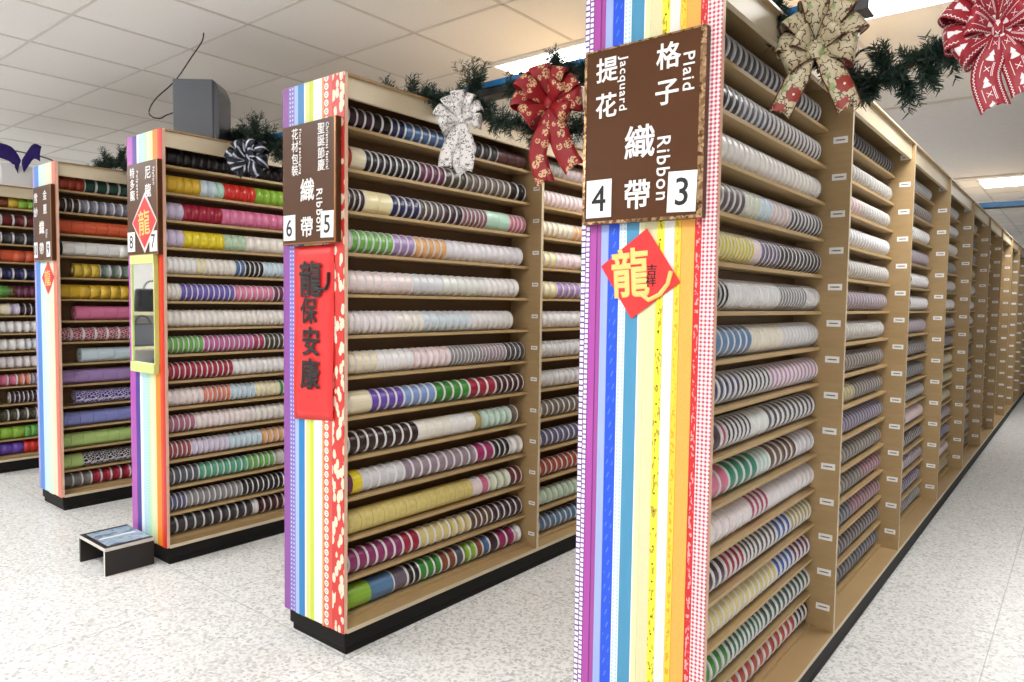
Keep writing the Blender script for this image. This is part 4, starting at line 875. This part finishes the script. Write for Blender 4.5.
def bow(name, loc, face, mat, loops, tails, wd, label, knot=.022):
    """loc: the knot; face: heading of the side that faces out (radians about z); loops: (angle, length, depth, twist)"""
    o = empty(name, loc, label, 'bow', 'ribbon bows on the garlands', face); rg = random.Random(int(wd*1e4)+len(loops))
    N = Vector((0, -1, 0))
    for (ang, ln, dep, tw) in loops:
        a = math.radians(ang); d = Vector((math.cos(a), 0, math.sin(a))); tt = Vector((-math.sin(a), 0, math.cos(a))); pts, wv, ws = [], [], []
        for k in range(19):
            s = k/18; rho = ln*math.sin(PI*s)**.75; nu_ = dep*math.sin(2*PI*s)*(1 if s < .5 else .7)
            pts.append(d*rho + N*(nu_+.012+.01*math.sin(PI*s)) + tt*(.18*ln*(s-.5)*math.sin(PI*s)))
            tb_ = math.radians(tw)*math.sin(PI*s); wv.append((tt*math.cos(tb_) + N*math.sin(tb_)).normalized()); ws.append(wd*(.28+.72*math.sin(PI*s)**.7))
        b = strip(pts, wv, ws, 5, .10, N); q = b.build('loop', mat, o, True); m = q.modifiers.new('thickness', 'SOLIDIFY'); m.thickness = .0009; m.offset = 0
    for (pl, w2) in tails:
        pts = smooth([Vector(p) for p in pl], 6); wv = []; ws = []
        for k in range(len(pts)):
            dd = (pts[min(k+1, len(pts)-1)]-pts[max(k-1, 0)]).normalized(); c = dd.cross(N); c = c.normalized() if c.length > .05 else Vector((1, 0, 0)); wv.append(c); ws.append(w2*min(1, .3+1.6*k/len(pts)))
        b = strip(pts, wv, ws, 5, .06, N, w2*.35); q = b.build('tail', mat, o, True); m = q.modifiers.new('thickness', 'SOLIDIFY'); m.thickness = .0009; m.offset = 0
    kb = MB().lathe([(knot*.55, -knot), (knot*.9, -knot*.6), (knot, 0), (knot*.9, knot*.6), (knot*.55, knot)], 14, axis='z'); 
    for i, v in enumerate(kb.v): kb.v[i] = (v[0], v[1]*.7-.020, v[2]); kb.uv[i] = (v[0]*20+.5, v[2]*20)
    kb.build('knot', mat, o, True); return o
bow('ribbon_bow', (-1.115, .40, 2.03), .45, m_bow('white'), [(160, .105, .035, 35), (200, .085, .03, -30), (125, .10, .03, 40), (95, .105, .035, 10), (65, .10, .03, -35), (30, .095, .035, -30), (-10, .085, .03, 30), (110, .06, .045, 20), (20, .055, .045, -20), (180, .06, .045, 0)],
    [([(0, -.01, 0), (-.02, -.03, -.06), (-.055, -.02, -.13), (-.06, -.03, -.185)], .055), ([(0, -.012, 0), (.02, -.03, -.06), (.028, -.02, -.13), (.02, -.03, -.20)], .060), ([(0, -.008, 0), (-.01, -.02, -.08), (-.015, -.015, -.15), (.02, -.02, -.21)], .05)], .060,
    'white bow with black script print hanging at the top of the rack numbered 5', .016)
bow('ribbon_bow', (-.70, .40, 2.025), .40, m_bow('red'), [(175, .125, .045, 40), (215, .10, .04, -30), (140, .13, .045, 30), (105, .125, .045, 10), (70, .12, .045, -30), (35, .12, .045, -35), (0, .12, .04, 20), (-30, .09, .04, 20), (150, .075, .06, 0), (50, .075, .06, 0)],
    [([(0, -.01, 0), (-.01, -.03, -.09), (-.035, -.02, -.18), (.0, -.03, -.285)], .065), ([(0, -.012, 0), (.03, -.03, -.08), (.055, -.02, -.16), (.10, -.03, -.235)], .075)], .078,
    'red bow with gold flower print hanging left of the 4 and 3 sign', .02)
bow('ribbon_bow', (.205, .33, 1.995), .30, m_bow('cream'), [(170, .095, .04, 40), (205, .085, .04, -30), (130, .105, .045, 35), (95, .12, .045, 15), (62, .13, .045, -25), (30, .12, .045, -35), (-8, .095, .04, 25), (150, .06, .055, 0), (45, .065, .055, 0)],
    [([(-.01, -.01, -.01), (-.03, -.03, -.05), (-.055, -.03, -.10), (-.085, -.03, -.165)], .058), ([(0, -.012, 0), (.03, -.035, -.045), (.06, -.025, -.10), (.085, -.03, -.165)], .062)], .078,
    'cream bow with red poinsettia print at the top of the rack numbered 3', .024)
bow('ribbon_bow', (.598, .33, 1.96), .10, m_bow('forest'), [(188, .105, .035, 30), (215, .095, .035, -20), (150, .115, .04, 30), (115, .11, .04, 20), (75, .12, .04, -10), (40, .13, .04, -30), (10, .13, .035, -30), (-20, .10, .035, 20), (165, .06, .05, 0), (30, .06, .05, 0)],
    [([(0, -.01, 0), (-.005, -.035, -.05), (-.018, -.03, -.11), (.004, -.035, -.185)], .058), ([(0, -.012, 0), (.025, -.035, -.05), (.045, -.025, -.10), (.062, -.03, -.155)], .062)], .075,
    'dark red bow with white tree and zigzag print hanging at the upper right', .016)
bow('ribbon_bow', (-2.615, .40, 2.055), .55, m_bow('navy'), [(165, .11, .04, 30), (200, .10, .04, -30), (120, .10, .04, 30), (70, .10, .04, -20), (30, .12, .04, -30), (-10, .11, .04, 20), (225, .10, .04, 10), (-50, .10, .04, 0), (150, .06, .05, 0), (30, .06, .05, 0)],
    [([(0, -.01, 0), (-.03, -.03, -.04), (-.06, -.03, -.09)], .06), ([(0, -.012, 0), (.04, -.03, -.04), (.05, -.03, -.10)], .06)], .07,
    'shiny navy bow in front of the black spools beside the loudspeaker', .02)
# purple ribbon and white board on rack E
pb = empty('purple_ribbon', (-5.40, .205, 2.375), 'dark purple ribbon ends on a cord above the leftmost rack', 'ribbon', None)
pm = m_bow('purple')
for pl, w2 in (([(-.02, 0, -.09), (-.10, .0, -.03), (-.22, 0, .03), (-.42, 0, .08), (-.6, 0, .11)], .115), ([(.05, 0, -.09), (.15, 0, -.05), (.28, 0, -.01), (.42, 0, -.045)], .105)):
    pts = smooth([Vector(p) for p in pl], 6); wv = []
    for k in range(len(pts)):
        dd = (pts[min(k+1, len(pts)-1)]-pts[max(k-1, 0)]).normalized(); wv.append(dd.cross(Vector((0, -1, 0))).normalized())
    q = strip(pts, wv, [w2]*len(pts), 5, .05, Vector((0, -1, 0))).build('ribbon_end', pm, pb, True); m = q.modifiers.new('thickness', 'SOLIDIFY'); m.thickness = .001
MB().tube(smooth([(-.75, .012, .20), (-.44, .012, .105), (.0, .012, .02), (.51, .012, -.085), (.75, .012, -.160), (.93, .012, -.223)]), .005, 6).build('cord', M['wire'], pb, True)
bd = empty('white_board', (RX['E']-.05, .2, H+.001), 'blank white board standing on the leftmost rack top under the purple ribbon', 'board')
bevel(MB().box(-.012, -.085, 0, .012, .16, .165).build('panel', plain('white_board', '#f0eeee', .5), bd), .002)
MB().box(-.022, -.085, 0, .022, .16, .012).build('base', M['card'], bd)
